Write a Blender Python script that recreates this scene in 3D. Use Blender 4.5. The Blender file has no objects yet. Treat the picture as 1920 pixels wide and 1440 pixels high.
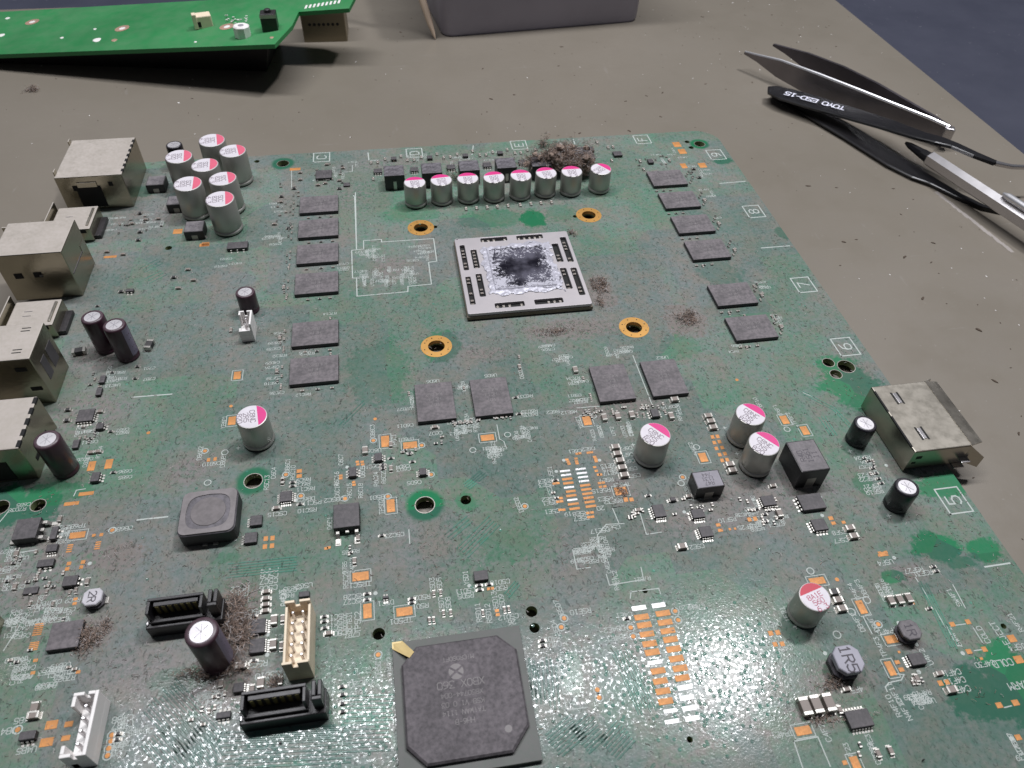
import bpy, math, random
from mathutils import Matrix, Vector, noise
R = math.radians
S = 0.001                      # every dimension below is in millimetres
scene = bpy.context.scene
COL = scene.collection
random.seed(7)

# ------------------------------------------------------------------ camera
cam = bpy.data.cameras.new('camera'); camo = bpy.data.objects.new('camera', cam); COL.objects.link(camo)
cm = Matrix([[0.9869027, 0.0981544, -0.1280185], [-0.1592727, 0.7188052, -0.676721], [0.0255972, 0.6882476, 0.7250242]]).to_4x4(); cm.translation = Vector((-0.033166, -0.168888, 0.13553))
camo.matrix_world = cm
cam.sensor_width = 36.0; cam.lens = 26.1901; cam.clip_start = 0.005; cam.clip_end = 20
cam.dof.use_dof = True; cam.dof.focus_distance = 0.185; cam.dof.aperture_fstop = 44
scene.camera = camo

# ------------------------------------------------------------------ world and lamps (an indoor workbench)
world = bpy.data.worlds.new('World'); scene.world = world; world.use_nodes = True
bg = world.node_tree.nodes['Background']; bg.inputs[0].default_value = (0.80, 0.85, 1.0, 1); bg.inputs[1].default_value = 0.065
def area(name, loc, size, sizey, power, color, target=(0, 0, 0), shape='RECTANGLE'):
    l = bpy.data.lights.new(name, 'AREA'); l.shape = shape; l.size = size * S
    if shape in ('RECTANGLE', 'ELLIPSE'): l.size_y = sizey * S
    l.energy = power; l.color = color
    o = bpy.data.objects.new(name, l); COL.objects.link(o)
    o.location = Vector(loc) * S
    d = Vector(target) * S - o.location
    o.rotation_euler = d.to_track_quat('-Z', 'Y').to_euler()
    return o
area('bench_strip_lamp', (-20, 178, 800), 780, 62, 7.8, (0.95, 0.96, 1.0), (-20, 0, 0))
area('bench_round_lamp', (322, 165, 800), 62, 62, 2.7, (0.97, 0.97, 1.0), (20, -20, 0), 'DISK')
scene.view_settings.view_transform = 'Standard'; scene.view_settings.look = 'None'
scene.view_settings.exposure = 0.0; scene.view_settings.gamma = 1.0
scene.render.engine = 'CYCLES'

# ------------------------------------------------------------------ node helpers
class NT:
    def __init__(s, name):
        s.m = bpy.data.materials.new(name); s.m.use_nodes = True
        s.t = s.m.node_tree; s.b = s.t.nodes['Principled BSDF']
    def n(s, typ, **kw):
        x = s.t.nodes.new(typ)
        for k, v in kw.items():
            if k.startswith('_'): x.inputs[k[1:].replace('_', ' ')].default_value = v
            else: setattr(x, k, v)
        return x
    def l(s, a, b): s.t.links.new(a, b)
    def coord(s, kind='Object', scale=None):
        c = s.n('ShaderNodeTexCoord').outputs[kind]
        if scale:
            mp = s.n('ShaderNodeMapping'); mp.inputs['Scale'].default_value = scale; s.l(c, mp.inputs[0]); c = mp.outputs[0]
        return c
    def noise(s, co, scale, detail=4, rough=0.55, dist=0.0):
        x = s.n('ShaderNodeTexNoise', _Scale=scale, _Detail=detail, _Roughness=rough, _Distortion=dist); s.l(co, x.inputs['Vector']); return x.outputs['Fac']
    def ramp(s, fac, a, b, lo=0.0, hi=1.0):
        x = s.n('ShaderNodeMapRange'); x.interpolation_type = 'SMOOTHSTEP'
        for i, v in enumerate((a, b, lo, hi)): x.inputs[i + 1].default_value = v
        s.l(fac, x.inputs[0]); return x.outputs[0]
    def math(s, op, a, b=None):
        x = s.n('ShaderNodeMath', operation=op)
        for i, v in enumerate((a, b)):
            if v is None: continue
            if isinstance(v, (int, float)): x.inputs[i].default_value = v
            else: s.l(v, x.inputs[i])
        return x.outputs[0]
    def mix(s, fac, a, b):
        x = s.n('ShaderNodeMix', data_type='RGBA')
        for k, v in ((0, fac), (6, a), (7, b)):
            if isinstance(v, (int, float)): x.inputs[k].default_value = v
            elif isinstance(v, tuple): x.inputs[k].default_value = (*v, 1)
            else: s.l(v, x.inputs[k])
        return x.outputs[2]
    def bump(s, h, strength, dist):
        x = s.n('ShaderNodeBump', _Strength=strength, _Distance=dist); s.l(h, x.inputs['Height']); s.l(x.outputs[0], s.b.inputs['Normal'])
    def set(s, **kw):
        for k, v in kw.items():
            i = s.b.inputs[k.replace('_', ' ')]
            if isinstance(v, tuple): i.default_value = (*v, 1)
            elif isinstance(v, (int, float)): i.default_value = v
            else: s.l(v, i)

DUST = (0.235, 0.205, 0.19)
def simple(name, col, rough=0.5, metal=0.0, dust=0.35, spec=0.5, nscale=900, var=0.15, bump=0.15, dustcol=DUST, even=0.0):
    """plain material under an uneven film of dust (dust settles on faces that look up)"""
    t = NT(name); co = t.coord()
    n1 = t.noise(co, nscale, 5, 0.62); n2 = t.noise(co, nscale * 0.16, 4)
    base = t.mix(t.ramp(n2, 0.3, 0.7), tuple(c * (1 - var) for c in col), tuple(min(1, c * (1 + var)) for c in col))
    up = t.n('ShaderNodeSeparateXYZ'); t.l(t.n('ShaderNodeNewGeometry').outputs['Normal'], up.inputs[0])
    upf = t.ramp(up.outputs['Z'], 0.35, 0.95)
    d = t.math('MULTIPLY', t.math('MULTIPLY', t.ramp(n1, 0.22, 0.72, 0.25 + 0.6 * even, 1.0), t.ramp(n2, 0.25, 0.75, 0.55 + 0.35 * even, 1.0)), t.math('MULTIPLY', upf, dust))
    t.set(Base_Color=t.mix(d, base, dustcol), Roughness=t.math('ADD', t.math('MULTIPLY', d, 0.8 - rough if rough < 0.8 else 0.0), rough), Metallic=t.math('MULTIPLY', t.math('SUBTRACT', 1.0, d), metal), Specular_IOR_Level=spec)
    if bump: t.bump(n1, bump, 0.00012)
    return t.m

M = {}
# ---- the printed circuit board: green solder mask, wiped spots, uneven dust
CLEAN = [  # x, y, radius x, radius y, strength : places where the dust is wiped off
    (*(-115.06,-63.90),5,5,.9), (*(-122.79,-63.38),6,6,.9), (*(-24.79,-75.45),2.6,2.6,.5), (*(76.30,-52.80),7.5,9,.75), (*(9.06,28.33),4.6,5.2,1),
    (*(-3.86,29.91),12,5,.45), (*(-28.71,36.46),9,5,.35), (*(18.70,30.16),6,5,.3), (*(-25.56,-26.18),5.6,5.6,.6), (*(72.13,-101.55),5.2,3.8,.9), (*(81.97,-103.63),4,3.0,.85),
    (*(74.98,-105.59),3,1.6,.7), (*(59.01,-106.55),2.6,1.6,.8), (*(62.46,-130.87),6.5,5,.9), (*(70.55,-130.12),6,9,.9), (*(66.19,-133.37),6,3,.95), (*(65.49,-137.02),7,2.5,.4),
    (*(82.77,55.42),4,2.2,.9), (*(85.84,11.01),2.4,4,.6), (*(83.07,-86.90),8,3.2,.8), (*(-112.76,-60.89),8,3,.5), (*(-114.57,58.72),5,4,.55),
    (*(-42.48,-33.46),9,12,.35), (*(58.58,-5.52),7,7,.35), (*(36.75,-35.56),6,5,.3), (*(-16.93,-87.73),6.5,4.5,.3), (*(-80.61,-106.98),5,3,.55), (*(-75.34,-82.58),4,1.2,.3), (*(-10.31,-116.60),2.6,5,.3), (*(35.79,-138.42),40,10,.2), (*(23.80,-130.06),3,3,.25), (*(60.76,-21.24),8,8,.25), (*(64.30,-83.73),2.2,4,.5)]
RINGS = [(*(-70.63,71.42),4.0,4.0,1), (*(78.16,67.94),3.6,3.6,1), (*(-33.70,-75.48),4.3,4.3,1), (*(-70.60,-63.79),3.9,3.9,.95)]   # washer prints round the screw holes
GRIME = [  # x, y, rx, ry, strength : brown felted dust lying thicker
    (*(9.79,-24.23),15,4,.8), (*(-15.31,-30.60),7,3,.65), (*(21.44,-9.02),4,8,.95), (*(42.26,-24.87),6,6,1), (*(14.12,-53.45),13,4,.8), (*(39.63,-82.66),18,6,.55), (*(21.70,-88.04),14,4,.5), (*(-71.05,-99.62),6,13,.95), (*(-75.08,-106.84),10,3.5,.9),
    (*(-97.56,-95.31),4,5,.9), (*(-96.54,-79.07),5,4,.8), (*(-108.71,-90.79),10,12,.35), (*(-87.14,-104.36),9,5,.5), (*(-114.61,-74.36),16,14,.35), (*(32.38,-130.44),9,3,.85), (*(38.32,-125.26),7,4,.8), (*(-29.82,-86.71),16,10,.3), (*(8.91,-78.27),5,4,.7),
    (*(-75.50,-111.25),8,4,.6), (*(-46.42,48.43),9,14,.35), (*(-8.05,66.55),46,6,.45), (*(-114.64,43.50),22,8,.35), (*(-36.81,9.22),7,5,.55), (*(55.06,-119.52),4,2.5,.7), (*(-111.99,-18.26),9,6,.6), (*(-110.94,-39.03),10,9,.45), (*(-85.42,-58.48),5,4,.55), (*(62.32,-130.53),4,2,.5), (*(-6.51,-92.21),12,6,.35), (*(62.43,-106.44),6,2.4,.6)]
def spots(t, co, lst, wob):
    acc = None
    for (x, y, rx, ry, st) in lst:
        mp = t.n('ShaderNodeMapping', vector_type='POINT')
        mp.inputs['Location'].default_value = (-x / rx, -y / ry, 0); mp.inputs['Scale'].default_value = (1 / rx / S, 1 / ry / S, 0)
        t.l(co, mp.inputs[0])
        ln = t.n('ShaderNodeVectorMath', operation='LENGTH'); t.l(mp.outputs[0], ln.inputs[0])
        f = t.ramp(t.math('ADD', ln.outputs['Value'], wob), 1.12, 0.78, 0.0, st)
        acc = f if acc is None else t.math('MAXIMUM', acc, f)
    return acc
def pcb_material(name, dust_gain, mask=(0.012, 0.150, 0.064), rough=0.10):
    t = NT(name); co = t.coord()
    big = t.noise(co, 30, 3); mid = t.noise(co, 170, 5, 0.6); fine = t.noise(co, 900, 6, 0.68); hair = t.noise(t.coord(scale=(1, 0.55, 1)), 1300, 3, 0.6, 1.2)
    wob = t.math('MULTIPLY', t.math('SUBTRACT', t.math('ADD', mid, t.math('MULTIPLY', fine, 0.6)), 0.8), 1.5)
    clean = t.math('MAXIMUM', spots(t, co, CLEAN, wob), spots(t, co, RINGS, t.math('MULTIPLY', wob, 0.12))); grime = spots(t, co, GRIME, t.math('MULTIPLY', wob, 2.4))
    vor = t.n('ShaderNodeTexVoronoi', distance='CHEBYCHEV', _Scale=40.0, _Randomness=0.85); t.l(co, vor.inputs['Vector'])
    cell = t.n('ShaderNodeSeparateColor'); t.l(vor.outputs['Color'], cell.inputs[0])
    green = t.mix(t.ramp(cell.outputs[0], 0.47, 0.53), mask, (mask[0] * 1.2, mask[1] * 1.25, mask[2] * 1.2))
    green = t.mix(t.ramp(cell.outputs[1], 0.53, 0.57, 0.0, 0.62), green, (0.030, 0.088, 0.074))   # mask over bare laminate is darker than over copper
    d = t.math('ADD', t.ramp(fine, 0.28, 0.75, 0.46, 0.82), t.ramp(mid, 0.3, 0.7, -0.10, 0.15))
    d = t.math('ADD', d, t.ramp(big, 0.35, 0.65, -0.10, 0.14))
    d = t.math('MULTIPLY', d, dust_gain)
    d = t.math('ADD', d, t.math('MULTIPLY', grime, t.ramp(fine, 0.3, 0.62, 0.05, 0.5)))
    d = t.math('MULTIPLY', d, t.math('SUBTRACT', 1.0, t.math('MULTIPLY', clean, 0.93)))
    dn = t.n('ShaderNodeClamp'); t.l(d, dn.inputs[0]); d = dn.outputs[0]
    dcol = t.mix(t.ramp(mid, 0.35, 0.65), (0.232, 0.236, 0.244), (0.222, 0.203, 0.186))
    dcol = t.mix(grime, dcol, (0.205, 0.182, 0.168))
    c = t.mix(d, green, dcol)
    specks = t.math('MULTIPLY', t.math('MAXIMUM', t.ramp(hair, 0.58, 0.66), t.ramp(t.noise(co, 2100, 3, .65, .8), 0.60, 0.68)), t.math('SUBTRACT', 1.0, clean))
    c = t.mix(t.math('MULTIPLY', specks, 0.55), c, (0.035, 0.045, 0.04))
    grain = t.ramp(t.noise(co, 1500, 3, 0.6), 0.34, 0.50)     # dust grains leave small glossy gaps between them
    grain = t.math('MULTIPLY', grain, t.math('SUBTRACT', 1.0, t.math('MULTIPLY', clean, 0.8)))
    t.set(Base_Color=c, Roughness=t.math('ADD', rough, t.math('MULTIPLY', grain, 0.08)), Specular_IOR_Level=t.ramp(grain, 0.0, 1.0, 0.50, 0.085))
    t.bump(t.math('ADD', t.noise(co, 1000, 2), t.noise(co, 2400, 1)), 0.8, 0.000014)
    return t.m
M['pcb'] = pcb_material('dusty_solder_mask', 1.0)
M['trace'] = pcb_material('solder_mask_over_copper', 0.55, (0.045, 0.22, 0.15), 0.07)
M['card'] = simple('bright_green_card', (0.016, 0.22, 0.062), 0.35, 0, 0.26, nscale=160)  # dust in large pale patches, with glare painted into it
M['fr4'] = simple('board_edge_laminate', (0.16, 0.2, 0.09), 0.7, 0, 0)
M['mat'] = None
# ---- bench mat and table
t = NT('grey_bench_mat'); co = t.coord()
n0 = t.noise(co, 7, 4); n1 = t.noise(co, 60, 5, .6); n2 = t.noise(co, 700, 4, .6); sc = t.noise(t.coord(scale=(1, 14, 1)), 22, 4, .7)
sc2 = t.noise(t.coord(scale=(9, 1.5, 1)), 30, 3, .7)
c = t.mix(t.ramp(n0, .3, .7), (0.178, 0.156, 0.126), (0.208, 0.183, 0.152)); c = t.mix(t.ramp(n1, .45, .75, 0, .3), c, (0.150, 0.130, 0.107))
c = t.mix(t.ramp(sc, .66, .74, 0, .22), c, (0.32, 0.30, 0.29)); c = t.mix(t.ramp(sc2, .68, .75, 0, .15), c, (0.33, 0.31, 0.30))
c = t.mix(t.ramp(n2, .66, .74, 0, .4), c, (0.30, 0.28, 0.26))
t.set(Base_Color=c, Roughness=t.ramp(n1, .3, .7, .30, .46), Specular_IOR_Level=.5); t.bump(n2, .12, .0001); M['mat'] = t.m
t = NT('blue_grey_table'); co = t.coord(); n1 = t.noise(co, 30, 5, .6); n2 = t.noise(co, 420, 3)
c = t.mix(t.ramp(n1, .3, .7), (0.030, 0.033, 0.054), (0.040, 0.043, 0.066)); c = t.mix(t.ramp(n2, .7, .76, 0, .5), c, (.2, .2, .22))
t.set(Base_Color=c, Roughness=.6); t.bump(n2, .1, .0001); M['table'] = t.m
# ---- component materials
M['chip'] = simple('dusty_black_epoxy', (0.045, 0.043, 0.046), 0.62, 0, 0.86, nscale=1100, bump=.5, dustcol=(0.232, 0.203, 0.212))
M['chip_sb'] = simple('dusty_moulded_cap', (0.040, 0.037, 0.040), 0.66, 0, 0.86, nscale=1300, bump=.5, spec=.3, dustcol=(0.192, 0.170, 0.182))
M['chip2'] = simple('black_epoxy', (0.030, 0.029, 0.031), 0.55, 0, 0.66, nscale=1500, bump=.4, dustcol=(0.185, 0.165, 0.172))
M['black'] = simple('black_plastic', (0.013, 0.012, 0.014), 0.36, 0, 0.25, nscale=1500, dustcol=(.13, .115, .115))
M['ferrite'] = simple('grey_ferrite', (0.075, 0.07, 0.075), 0.6, 0, 0.8, nscale=900, bump=.4, dustcol=(0.27, 0.245, 0.255))
M['ferrite_pale'] = simple('pale_ferrite_top', (0.20, 0.19, 0.22), 0.55, 0, 0.7, nscale=900, bump=.3, dustcol=(0.34, 0.32, 0.35))
M['alu'] = simple('aluminium_can', (0.47, 0.46, 0.43), 0.46, 0.75, 0.2, nscale=500, var=.06, bump=.05, dustcol=(.3, .28, .27))
M['captop'] = simple('capacitor_top_white', (0.70, 0.66, 0.71), 0.5, 0, 0.22, nscale=700, var=.05, bump=.05)
M['pink'] = simple('pink_stripe', (0.66, 0.018, 0.21), 0.5, 0, 0.12, nscale=700, var=.06, bump=0)
M['red'] = simple('red_stripe', (0.50, 0.012, 0.045), 0.5, 0, 0.12, nscale=700, var=.06, bump=0)
M['print_grey'] = simple('capacitor_print', (0.20, 0.16, 0.19), 0.6, 0, 0.1, bump=0)
M['print_red'] = simple('capacitor_red_print', (0.42, 0.06, 0.12), 0.6, 0, 0.1, bump=0)
M['chip_print'] = simple('faded_chip_print', (0.20, 0.187, 0.19), 0.7, 0, 0.3, bump=0)
M['chip_mark'] = simple('dark_etched_marking', (0.05, 0.045, 0.06), 0.7, 0, 0.2, bump=0)
M['sleeve'] = simple('brown_plastic_sleeve', (0.048, 0.019, 0.031), 0.28, 0, 0.45, nscale=700, dustcol=(0.20, .165, .175))
M['sleeve_black'] = simple('black_plastic_sleeve', (0.010, 0.009, 0.013), 0.25, 0, 0.4, nscale=700, dustcol=(.16, .145, .16))
M['sleeve_mark'] = simple('sleeve_printed_band', (0.17, 0.145, 0.21), 0.4, 0, 0.1, bump=0)
M['eltop'] = simple('electrolytic_top_metal', (0.62, 0.60, 0.62), 0.42, 0.75, 0.4, nscale=600, bump=.1, dustcol=(.45, .42, .43))
M['tin'] = simple('tinned_terminal', (0.48, 0.465, 0.43), 0.38, 0.85, 0.25, nscale=1500, bump=.1)
M['ceramic'] = simple('brown_ceramic', (0.23, 0.19, 0.165), 0.5, 0, 0.35, nscale=1500)
M['resistor'] = simple('black_resistor', (0.02, 0.02, 0.022), 0.5, 0, 0.35, nscale=1500, dustcol=(.15, .135, .13))
M['gold'] = simple('gold_pad', (0.62, 0.33, 0.085), 0.42, 0.55, 0.1, nscale=500, var=.1, bump=.1)
M['copper'] = simple('dull_copper_pad', (0.68, 0.285, 0.075), 0.50, 0.25, 0.5, nscale=1500, var=.25, bump=.3, dustcol=(0.17, .105, .065))
M['solder'] = simple('solder_pad', (0.62, 0.62, 0.62), 0.42, 0.6, 0.2, nscale=1200, var=.2, bump=.6)
M['silk'] = simple('white_silkscreen', (0.47, 0.52, 0.49), 0.7, 0, 0.3, nscale=1300, var=.08, bump=0)
M['steel'] = simple('dusty_connector_shell', (0.34, 0.315, 0.245), 0.26, 0.95, 0.90, nscale=1100, var=.05, bump=.35, dustcol=(0.47, 0.42, 0.39), even=.8)
M['steel_clean'] = simple('bright_connector_shell', (0.38, 0.35, 0.295), 0.28, 0.95, 0.28, nscale=420, var=.07, bump=.06, dustcol=(.36, .33, .31))
M['dark'] = simple('dark_opening', (0.006, 0.006, 0.006), 0.8, 0, 0, bump=0)
M['cream'] = simple('cream_nylon', (0.80, 0.67, 0.50), 0.5, 0, 0.1, nscale=700, var=.05, bump=.1)
M['white'] = simple('white_nylon', (0.84, 0.81, 0.79), 0.45, 0, 0.12, nscale=700, var=.04, bump=.1)
M['substrate'] = simple('package_laminate', (0.15, 0.125, 0.085), 0.6, 0, 0.5, nscale=900, dustcol=(.17, .15, .13))
M['sbsub'] = simple('southbridge_laminate', (0.075, 0.09, 0.075), 0.55, 0, 0.8, nscale=1000, dustcol=(.16, .15, .15))
M['plate'] = simple('package_stiffener_plate', (0.50, 0.47, 0.485), 0.42, 0.45, 0.3, nscale=500, var=.05, bump=.1, dustcol=(.33, .28, .27))
M['wood'] = simple('pale_wood', (0.60, 0.47, 0.36), 0.7, 0, 0, nscale=400, bump=.2)
M['bin'] = simple('grey_plastic_bin', (0.36, 0.345, 0.42), 0.40, 0, 0.1, nscale=200, var=.06, bump=.05)
M['steel_tool'] = simple('brushed_steel', (0.58, 0.56, 0.57), 0.27, 0.95, 0.08, nscale=200, var=.12, bump=.05)
M['steel_arm'] = simple('worn_grey_steel', (0.24, 0.22, 0.225), 0.40, 0.8, 0.1, nscale=150, var=.3, bump=.05)
M['black_tool'] = simple('black_coated_steel', (0.008, 0.008, 0.010), 0.30, 0.1, 0.05, nscale=200, bump=.05)
M['white_print'] = simple('white_tool_print', (0.75, 0.75, 0.85), 0.5, 0, 0, bump=0)
M['crumb'] = simple('dark_brown_crumb', (0.085, 0.062, 0.045), 0.9, 0, 0, nscale=2000)
M['dustA'] = simple('brown_lint', (0.31, 0.235, 0.195), 0.95, 0, 0, nscale=1500, bump=0, spec=.1)
M['dustB'] = simple('grey_lint', (0.42, 0.385, 0.375), 0.95, 0, 0, nscale=1500, bump=0, spec=.1)
M['dustC'] = simple('dark_lint', (0.13, 0.105, 0.09), 0.95, 0, 0, nscale=1500, bump=0, spec=.1)
M['sata_contact'] = simple('tarnished_contact', (0.20, 0.17, 0.06), 0.45, 0.5, 0.1, nscale=900)
M['red2'] = simple('rose_stripe', (0.70, 0.11, 0.19), 0.5, 0, 0.2, nscale=700, var=.06, bump=0)
M['ferrite_dark'] = simple('black_ferrite', (0.022, 0.021, 0.023), 0.5, 0, 0.85, nscale=900, bump=.3, dustcol=(0.235, 0.215, 0.24))
M['ferrite_pale2'] = simple('dusty_core', (0.16, 0.15, 0.16), 0.7, 0, 0.9, nscale=600, bump=.6, dustcol=(0.30, 0.275, 0.29))
M['tin_dull'] = simple('dull_tin', (0.35, 0.33, 0.30), 0.45, 0.7, 0.15, nscale=900)
M['captop2'] = simple('pale_drum_top', (0.55, 0.53, 0.57), 0.5, 0, 0.25, nscale=900)
M['gold_pale'] = simple('pale_gold_mark', (0.66, 0.50, 0.22), 0.45, 0.2, 0.15, nscale=900, var=.15)
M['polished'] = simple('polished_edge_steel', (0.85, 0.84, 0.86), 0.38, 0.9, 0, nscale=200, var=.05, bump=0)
M['drum_top'] = simple('silver_grey_ferrite_top', (0.30, 0.29, 0.34), 0.5, 0, 0.5, nscale=900, bump=.3, dustcol=(0.40, 0.385, 0.43))
M['ind_rim'] = simple('dusty_inductor_rim', (0.15, 0.135, 0.135), 0.6, 0, 0.8, nscale=900, bump=.4, dustcol=(0.27, 0.245, 0.25))
M['ind_core'] = simple('dusty_inductor_core', (0.11, 0.10, 0.10), 0.7, 0, 0.85, nscale=600, bump=.6, dustcol=(0.235, 0.21, 0.215))
M['copper_pale'] = simple('tinned_copper_ring', (0.48, 0.30, 0.22), 0.5, 0.3, 0.2, nscale=500)
M['bracket'] = simple('old_brass_bracket', (0.25, 0.21, 0.145), 0.5, 0.55, 0.1, nscale=120, var=.2)
M['steel_shaded'] = simple('shaded_worn_steel', (0.085, 0.075, 0.085), 0.42, 0.6, 0.05, nscale=150, var=.3, bump=.05)  # darker copy of the arm steel, shade on the far arm put into the colour
M['scuff'] = simple('pale_scuff', (0.30, 0.27, 0.25), 0.7, 0, 0, nscale=300, bump=0)
# thermal paste and the die it is smeared on
t = NT('thermal_paste'); co = t.coord(); n1 = t.noise(co, 420, 5, .6, .6); n2 = t.noise(co, 1500, 4)
crack = t.math('MULTIPLY', t.ramp(t.math('ABSOLUTE', t.math('SUBTRACT', t.noise(co, 190, 3, .5, .6), .5)), .004, .016, 1.0, 0.0), t.ramp(t.noise(co, 120, 2), .5, .6))
t.set(Base_Color=t.mix(crack, t.mix(t.ramp(n1, .35, .7), (0.40, 0.39, 0.44), (0.56, 0.55, 0.62)), (0.04, 0.04, 0.05)), Roughness=.42, Metallic=.15); t.bump(t.math('ADD', n1, n2), .4, .0002); M['paste'] = t.m
t = NT('die_with_paste_residue'); co = t.coord(); n1 = t.math('ADD', t.math('MULTIPLY', t.noise(co, 260, 3, .5, .5), .35), t.math('MULTIPLY', t.noise(co, 900, 5, .65, 1.2), .65)); n2 = t.noise(co, 130, 4)
r = t.n('ShaderNodeVectorMath', operation='LENGTH'); mp = t.n('ShaderNodeMapping'); mp.inputs['Scale'].default_value = (1 / .0088, 1 / .0088, 0); mp.inputs['Location'].default_value = (-.15, -.1, 0)
t.l(co, mp.inputs[0]); t.l(mp.outputs[0], r.inputs[0])
f = t.ramp(t.math('ADD', n1, t.math('MULTIPLY', t.math('SUBTRACT', r.outputs['Value'], 1.02), .20)), .475, .55)
t.set(Base_Color=t.mix(f, t.mix(t.ramp(n2, .35, .65), (0.010, 0.009, 0.015), (0.13, 0.125, 0.16)), (0.50, 0.49, 0.55)), Roughness=t.math('ADD', t.math('MULTIPLY', f, .3), .16), Metallic=.2); t.bump(f, .5, .0002); M['die'] = t.m

# ------------------------------------------------------------------ mesh helpers (all in mm)
class MB:
    def __init__(s): s.v = []; s.f = []; s.m = []
    def add(s, vs, fs, mi=0):
        o = len(s.v); s.v += [tuple(v) for v in vs]; s.f += [tuple(o + i for i in f) for f in fs]; s.m += [mi] * len(fs)
    def box(s, x0, x1, y0, y1, z0, z1, mi=0, c=0.0):
        if c <= 0:
            s.add([(x0, y0, z0), (x1, y0, z0), (x1, y1, z0), (x0, y1, z0), (x0, y0, z1), (x1, y0, z1), (x1, y1, z1), (x0, y1, z1)],
                  [(3, 2, 1, 0), (4, 5, 6, 7), (0, 1, 5, 4), (1, 2, 6, 5), (2, 3, 7, 6), (3, 0, 4, 7)], mi); return
        def ring(e, k, z):
            a, b, cc, d = x0 + e, x1 - e, y0 + e, y1 - e
            return [(a + k, cc, z), (b - k, cc, z), (b, cc + k, z), (b, d - k, z), (b - k, d, z), (a + k, d, z), (a, d - k, z), (a, cc + k, z)]
        s.loft([ring(0, c * .6, z0), ring(0, c * .6, z1 - c), ring(c * .3, c * .6, z1 - c * .3), ring(c, c * .6, z1)], mi)
    def loft(s, rings, mi=0, caps=True):
        n = len(rings[0]); vs = [p for r in rings for p in r]; fs = []
        for k in range(len(rings) - 1):
            for i in range(n):
                j = (i + 1) % n; fs.append((k * n + i, k * n + j, k * n + n + j, k * n + n + i))
        if caps:
            fs.append(tuple(reversed(range(n)))); fs.append(tuple(range((len(rings) - 1) * n, len(rings) * n)))
        s.add(vs, fs, mi)
    def prism(s, poly, z0, z1, mi=0, c=0.0):
        if c:
            cx = sum(p[0] for p in poly) / len(poly); cy = sum(p[1] for p in poly) / len(poly)
            ins = []
            for (x, y) in poly:
                l = math.hypot(x - cx, y - cy); k = (l - c * 1.2) / l; ins.append((cx + (x - cx) * k, cy + (y - cy) * k))
            s.loft([[(x, y, z0) for x, y in poly], [(x, y, z1 - c) for x, y in poly], [(x, y, z1) for x, y in ins]], mi)
        else: s.loft([[(x, y, z0) for x, y in poly], [(x, y, z1) for x, y in poly]], mi)
    def lathe(s, prof, n=28, cx=0, cy=0, mi=0, caps=True):
        s.loft([[(cx + r * math.cos(2 * math.pi * i / n), cy + r * math.sin(2 * math.pi * i / n), z) for i in range(n)] for r, z in prof], mi, caps)
    def tube(s, pts, rad, n=4, mi=0):
        rings = []
        for k, p in enumerate(pts):
            a = Vector(pts[max(0, k - 1)]); b = Vector(pts[min(len(pts) - 1, k + 1)]); d = (b - a)
            d = d.normalized() if d.length > 1e-9 else Vector((1, 0, 0))
            u = d.cross(Vector((0, 0, 1)));
            if u.length < 1e-4: u = Vector((1, 0, 0))
            u.normalize(); w = d.cross(u); r = rad[k] if isinstance(rad, (list, tuple)) else rad
            rings.append([tuple(Vector(p) + (u * math.cos(2 * math.pi * i / n) + w * math.sin(2 * math.pi * i / n)) * r) for i in range(n)])
        s.loft(rings, mi)
    def line(s, a, b, w, z, mi=0):
        dx, dy = b[0] - a[0], b[1] - a[1]; l = math.hypot(dx, dy) or 1; nx, ny = -dy / l * w / 2, dx / l * w / 2; ex, ey = dx / l * w / 2, dy / l * w / 2
        s.add([(a[0] - ex + nx, a[1] - ey + ny, z), (a[0] - ex - nx, a[1] - ey - ny, z), (b[0] + ex - nx, b[1] + ey - ny, z), (b[0] + ex + nx, b[1] + ey + ny, z)], [(0, 1, 2, 3)], mi)
    def poly(s, pts, w, z, mi=0):
        for k, (a, b) in enumerate(zip(pts[:-1], pts[1:])): s.line(a, b, w, z + .004 * (k % 3), mi)
    def ringflat(s, cx, cy, r0, r1, z, n=24, mi=0):
        vs = []
        for i in range(n):
            a = 2 * math.pi * i / n; vs += [(cx + r0 * math.cos(a), cy + r0 * math.sin(a), z), (cx + r1 * math.cos(a), cy + r1 * math.sin(a), z)]
        s.add(vs, [(2 * i, 2 * i + 1, (2 * i + 3) % (2 * n), (2 * i + 2) % (2 * n)) for i in range(n)], mi)
    def mesh(s, name, mats, smooth=False):
        me = bpy.data.meshes.new(name); me.from_pydata([(x * S, y * S, z * S) for x, y, z in s.v], [], s.f)
        for m in (mats if isinstance(mats, (list, tuple)) else [mats]): me.materials.append(M[m])
        me.polygons.foreach_set('material_index', s.m)
        if smooth: me.polygons.foreach_set('use_smooth', [True] * len(me.polygons)); me.set_sharp_from_angle(angle=R(38))
        me.update(); return me
    def build(s, name, mats, parent=None, loc=(0, 0, 0), rz=0, smooth=False):
        return put(name, s.mesh(name, mats, smooth), parent, loc, rz)
def put(name, me, parent=None, loc=(0, 0, 0), rz=0):
    o = bpy.data.objects.new(name, me); COL.objects.link(o)
    o.location = Vector(loc) * S; o.rotation_euler = (0, 0, R(rz)); o.parent = parent
    return o
def tag(o, label=None, cat=None, group=None, kind=None):
    for k, v in (('label', label), ('category', cat), ('group', group), ('kind', kind)):
        if v: o[k] = v
    return o
def empty(name, loc=(0, 0, 0)):
    o = bpy.data.objects.new(name, None); COL.objects.link(o); o.location = Vector(loc) * S; o.empty_display_size = .01; return o
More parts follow.
